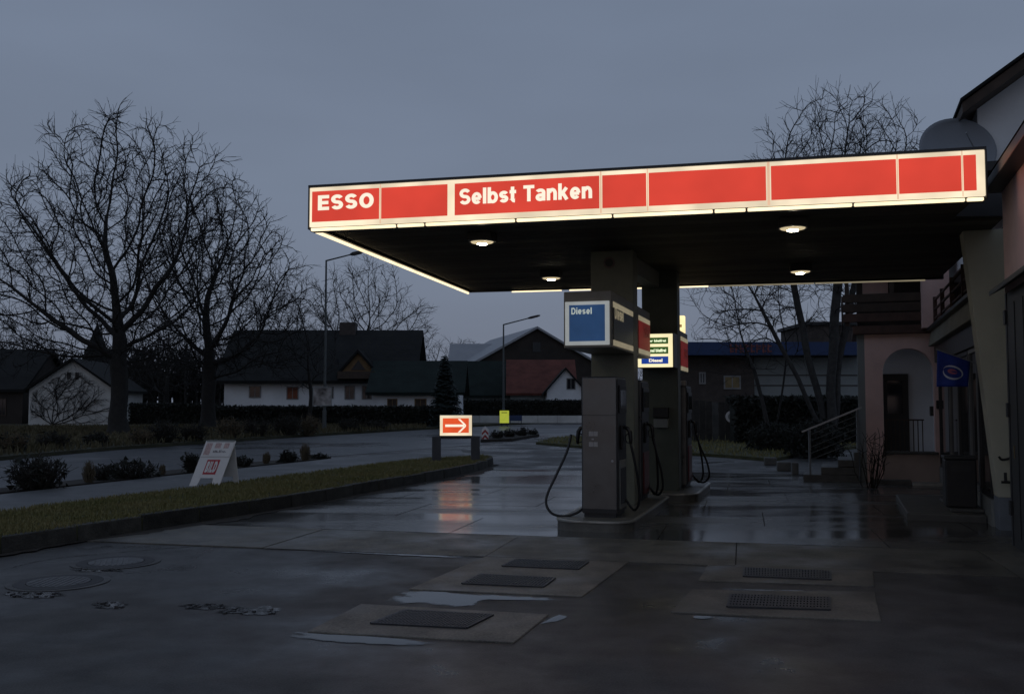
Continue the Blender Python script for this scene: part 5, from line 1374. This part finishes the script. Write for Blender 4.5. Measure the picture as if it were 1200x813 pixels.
# shrubs
def shrub(px, pyb, wpx, hpx, Y, z, lab, seed, n=70, mt=M_twig2, group='low roadside shrubs', leafy=0, name='bare_shrub', r0=.010, cat='shrub', spread=.9):
    rg = np.random.default_rng(seed); x = D(px,pyb,Y).x; b = Vector((x, Y, z)); t = thing(name, b, 0, lab, cat, group)
    hw = wpx*Y/FPX/2; h = hpx*Y/FPX; tb_ = Tubes()
    for k in range(n):
        a = rg.random()*6.283; rad = math.sqrt(rg.random()); tip = np.array([x+math.cos(a)*hw*rad, Y+math.sin(a)*hw*rad*.8, z+h*(.55+.5*rg.random())*(1-.35*rad**2)])
        s0 = np.array([x+math.cos(a)*hw*rad*.35, Y+math.sin(a)*hw*.3*rad, z-.03])
        mid = (s0+tip)/2+rg.normal(size=3)*.06*h; mid[2] = max(mid[2], z+.02)
        tb_.add(np.array([s0, mid, tip]), [r0, r0*.75, r0*.4], 3)
        for q in range(3 if not leafy else 4):
            u = rg.uniform(.35,.95); p = mid+(tip-mid)*max(0,(u-.5)*2) if u > .5 else s0+(mid-s0)*u*2
            e_ = p+rg.normal(size=3)*np.array([.16,.16,.12])*h*spread+np.array([0,0,.10*h]); e_[2] = max(e_[2], z+.02)
            tb_.add(np.array([p, (p+e_)/2+rg.normal(size=3)*.02*h, e_]), [r0*.6, r0*.5, r0*.35], 3)
    tb_.build('stems', mt, t)
    if leafy:
        vs, fs = [], []
        for k in range(leafy):
            a = rg.random()*6.283; rad = rg.random()**.5; p = np.array([math.cos(a)*hw*rad, math.sin(a)*hw*rad*.8, h*rg.uniform(.05,1)*(1-.3*rad**2)]); s = .035*(.6+rg.random())
            d = rg.normal(size=(3,3))*s; i = len(vs); vs += [tuple(p+d[0]), tuple(p+d[1]), tuple(p+d[2])]; fs += [(i,i+1,i+2)]
        me = bpy.data.meshes.new('leaves'); me.from_pydata(vs, [], fs); me.materials.append(M_hedge)
        o = bpy.data.objects.new('leaves', me); COL.objects.link(o); o.parent = t
    return t
def tuft(px, pyb, wpx, hpx, Y, z, lab, seed, n=120):
    return shrub(px, pyb, wpx, hpx, Y, z, lab, seed, n, M_tan, 'tan ornamental grass tufts', 0, 'grass_tuft', .008, 'ornamental grass', .25)
bedY = lambda px, py: G(px, py, .13).y
shrub(44,576,70,42, bedY(44,573), .12, 'largest dark shrub in the bed at the left edge', 1, 170, leafy=260)
shrub(155,561,62,22, bedY(155,560), .12, 'wide low dark shrub in the bed left of the sandwich board', 2, 120, leafy=160)
shrub(122,562,30,20, bedY(122,562), .12, 'small dark shrub beside the tan grass tuft', 9, 60, leafy=70)
shrub(223,553,18,24, bedY(223,553), .12, 'upright dark shrub right behind the sandwich board', 3, 60, leafy=120)
shrub(285,546,22,12, bedY(285,546), .12, 'flat dark shrub right of the sandwich board', 4, 50, leafy=150)
shrub(338,541,22,14, bedY(338,541), .12, 'low dark shrub between two tan grass tufts', 5, 50, leafy=200)
shrub(372,538,24,5, bedY(372,537), .12, 'last creeping shrub at the tip of the planting bed', 6, 40, leafy=100)
tuft(104,565,16,27, bedY(104,565), .12, 'tan grass tuft nearest the left edge of the planting bed', 1)
tuft(312,543.5,10,15, bedY(312,543), .12, 'tan grass tuft left of the low shrub in the bed', 2)
tuft(357,539,13,22, bedY(357,539), .12, 'tan grass tuft at the far end of the planting bed', 3)
tuft(190,556,8,14, bedY(190,556), .12, 'small tan grass tuft in the middle of the bed', 4, 60)
# far side of the road
rr = random.Random(9)
fs_ = [(10,536,46,26,'pale tangled shrub'),(62,531,44,22,'dark rounded shrub'),(112,528,30,18,'small shrub'),(165,525,30,20,'small shrub'),(192,523,42,28,'dark shrub'),(228,521,36,24,'dark shrub'),(268,517,40,26,'wide shrub'),(300,515,40,24,'wide shrub'),(335,513,40,26,'tousled shrub'),(362,512,30,24,'tousled shrub'),(410,508,30,16,'low shrub'),(440,506,36,12,'low shrub')]
where = ['at the far left edge across the road','below the white barn across the road','just left of the biggest trunk','just right of the biggest trunk','between the two big tree trunks','directly left of the second tree trunk','directly right of the second tree trunk','midway between second tree and street lamp','a little left of the slim small tree','at the foot of the slim small tree','right of the tall street lamp','farthest right along the far verge']
for i, (px, py, wp, hp, nm) in enumerate(fs_):
    shrub(px, py-2, wp, hp, G(px,py).y+1.2, .09, nm+' '+where[i], 20+i, 90, leafy=120 if i % 2 else 300, r0=.018, mt=M_twig2 if i % 3 else M_tan, group='shrubs across the road')
# planted traffic island
for i, (px, wp, hp) in enumerate([(582,18,9),(597,18,10),(612,16,10),(624,12,6)]):
    shrub(px, 515-i*.8, wp, hp, 41.5+i*1.6, .11, ['dark low shrub next to the chevron sign','second low shrub from the chevron sign','third low shrub from the chevron sign','last low shrub at the island tip'][i], 40+i, 60, leafy=120, r0=.014, group='shrubs on the traffic island')
shrub(1020,566,46,80, 18.2, 0, 'thin bare climbing shrub growing against the arched porch', 51, 16, r0=.012, group='shrubs by the porch', spread=.5)
shrub(905,520,60,34, 31.5, .05, 'dark dense shrub behind the stone planter blocks', 52, 120, leafy=2600, group='shrubs by the porch', r0=.012)
shrub(955,528,70,46, 28.5, .0, 'dark shrub behind the stair railing', 53, 120, leafy=3000, group='shrubs by the porch', r0=.012)

# clipped hedges
def hedge(px0, px1, pyb, pyt, Y, lab, seed, n=9000, dp=1.2):
    rg = np.random.default_rng(seed); x0, x1 = D(px0,pyb,Y).x, D(px1,pyb,Y).x; H = D(px0,pyt,Y).z-.09
    b = Vector(((x0+x1)/2, Y, .09)); t = thing('clipped_hedge', b, 0, lab, 'hedge', 'clipped hedges')
    MB().box(frame(b), x0-b.x+.1, x1-b.x-.1, .1, dp-.1, -.02, H-.1).build('core', M_hedge, t)
    vs, fs = [], []
    for k in range(n):
        p = np.array([rg.uniform(x0-b.x,x1-b.x), 0, 0]); f = rg.random()
        if f < .6: p[1] = rg.uniform(-.08,.12); p[2] = rg.uniform(0,H)
        else: p[1] = rg.uniform(0,dp); p[2] = H+rg.uniform(-.12,.07)
        d = rg.normal(size=(3,3))*.07; i = len(vs); vs += [tuple(p+d[0]), tuple(p+d[1]), tuple(p+d[2])]; fs.append((i,i+1,i+2))
    me = bpy.data.meshes.new('leaves'); me.from_pydata(vs, [], fs); me.materials.append(M_hedge)
    o = bpy.data.objects.new('leaves', me); COL.objects.link(o); o.parent = t; return t
hedge(250,506,498,477.5, 64, 'long dark clipped hedge in front of the large house', 1, 12000)
hedge(150,250,500,474, 70, 'dark hedge between the two big tree trunks', 2, 6000)
hedge(542,690,487,470, 80, 'dark hedge behind the pale garden wall', 3, 8000)
hedge(860,1010,514,468, 37, 'tall dark hedge right of the board fence', 4, 9000)
# far wood on the horizon
def wood(Y, x0, x1, h, n, seed, lab):
    rg = np.random.default_rng(seed); tb_ = Tubes()
    for k in range(n):
        x = rg.uniform(x0,x1); y = Y+rg.uniform(-6,6); hh = h*rg.uniform(.6,1.1)
        base_ = np.array([x,y,-.02]); P = [base_, base_+np.array([rg.normal()*.4,0,hh*.5]), base_+np.array([rg.normal()*.8,0,hh])]
        tb_.add(np.array(P), [.18,.12,.03], 4)
        for q in range(16):
            u = rg.uniform(.25,.95); p = base_+np.array([0,0,hh*u]); e_ = p+np.array([rg.normal()*1.5, rg.normal(), rg.uniform(.5,2.2)])*(1.2-u)
            tb_.add(np.array([p,(p+e_)/2+rg.normal(size=3)*.15,e_]), [.07,.05,.03], 3)
            for s in range(2):
                f = e_+rg.normal(size=3)*.6+np.array([0,0,.5]); tb_.add(np.array([(p+e_)/2,(e_+f)/2,f]), [.04,.035,.025], 3)
    root = thing('distant_wood', (x0, Y, 0)); o = tb_.build('x', M_twig, root); o.parent = None; bpy.data.objects.remove(root)
    o.location = (x0, Y, 0); o.name = 'distant_wood'; tag(o, lab, 'wood', kind='stuff')
wood(170, -140, -25, 10, 260, 1, 'distant dark bare wood along the horizon on the left')
wood(200, -25, 120, 8, 200, 2, 'distant dark bare wood along the horizon on the right')

wood(104, -62, -30, 7.5, 150, 3, 'dark tangle of bare trees behind the white barn')
# bare climber spread over the barn gable
Fz, wB_, ze_, zr_ = BARN; rg = np.random.default_rng(77); t = thing('wall_climber', Fz @ Vector((wB_*.28,-.04,0)), 9, 'dark leafless climber spread across the white barn gable', 'climbing plant')
tb_ = Tubes()
def climb(x, z, a, L_, r, lev):
    P = [(x,z)]
    for i in range(6):
        a += rg.normal()*.22; x += math.cos(a)*L_/6; z += math.sin(a)*L_/6
        if not (.12 < x < wB_-.12) or z > ze_+(zr_-ze_)*(1-abs(x-wB_/2)/(wB_/2))-.35 or z < .05: break
        P.append((x,z))
    if len(P) < 2: return
    Q = np.array([tuple(Fz @ Vector((p[0], -.03-.01*lev, p[1]))) for p in P]); tb_.add(Q, np.linspace(r, r*.5, len(P)), 4)
    if lev < 3:
        for k in range((6,4,3)[lev]):
            i = rg.integers(1 if len(P) > 2 else 0, len(P)); p = P[i]; climb(p[0], p[1], a+rg.choice([-1,1])*rg.uniform(.3,1.0), L_*rg.uniform(.45,.7), r*.6, lev+1)
for a0, L0 in ((1.9,3.4),(1.35,3.8),(.75,4.2),(2.5,2.0),(1.6,3.6),(.45,3.2)): climb(wB_*.28, .02, a0, L0, .035, 0)
tb_.build('stems', M_twig, t)
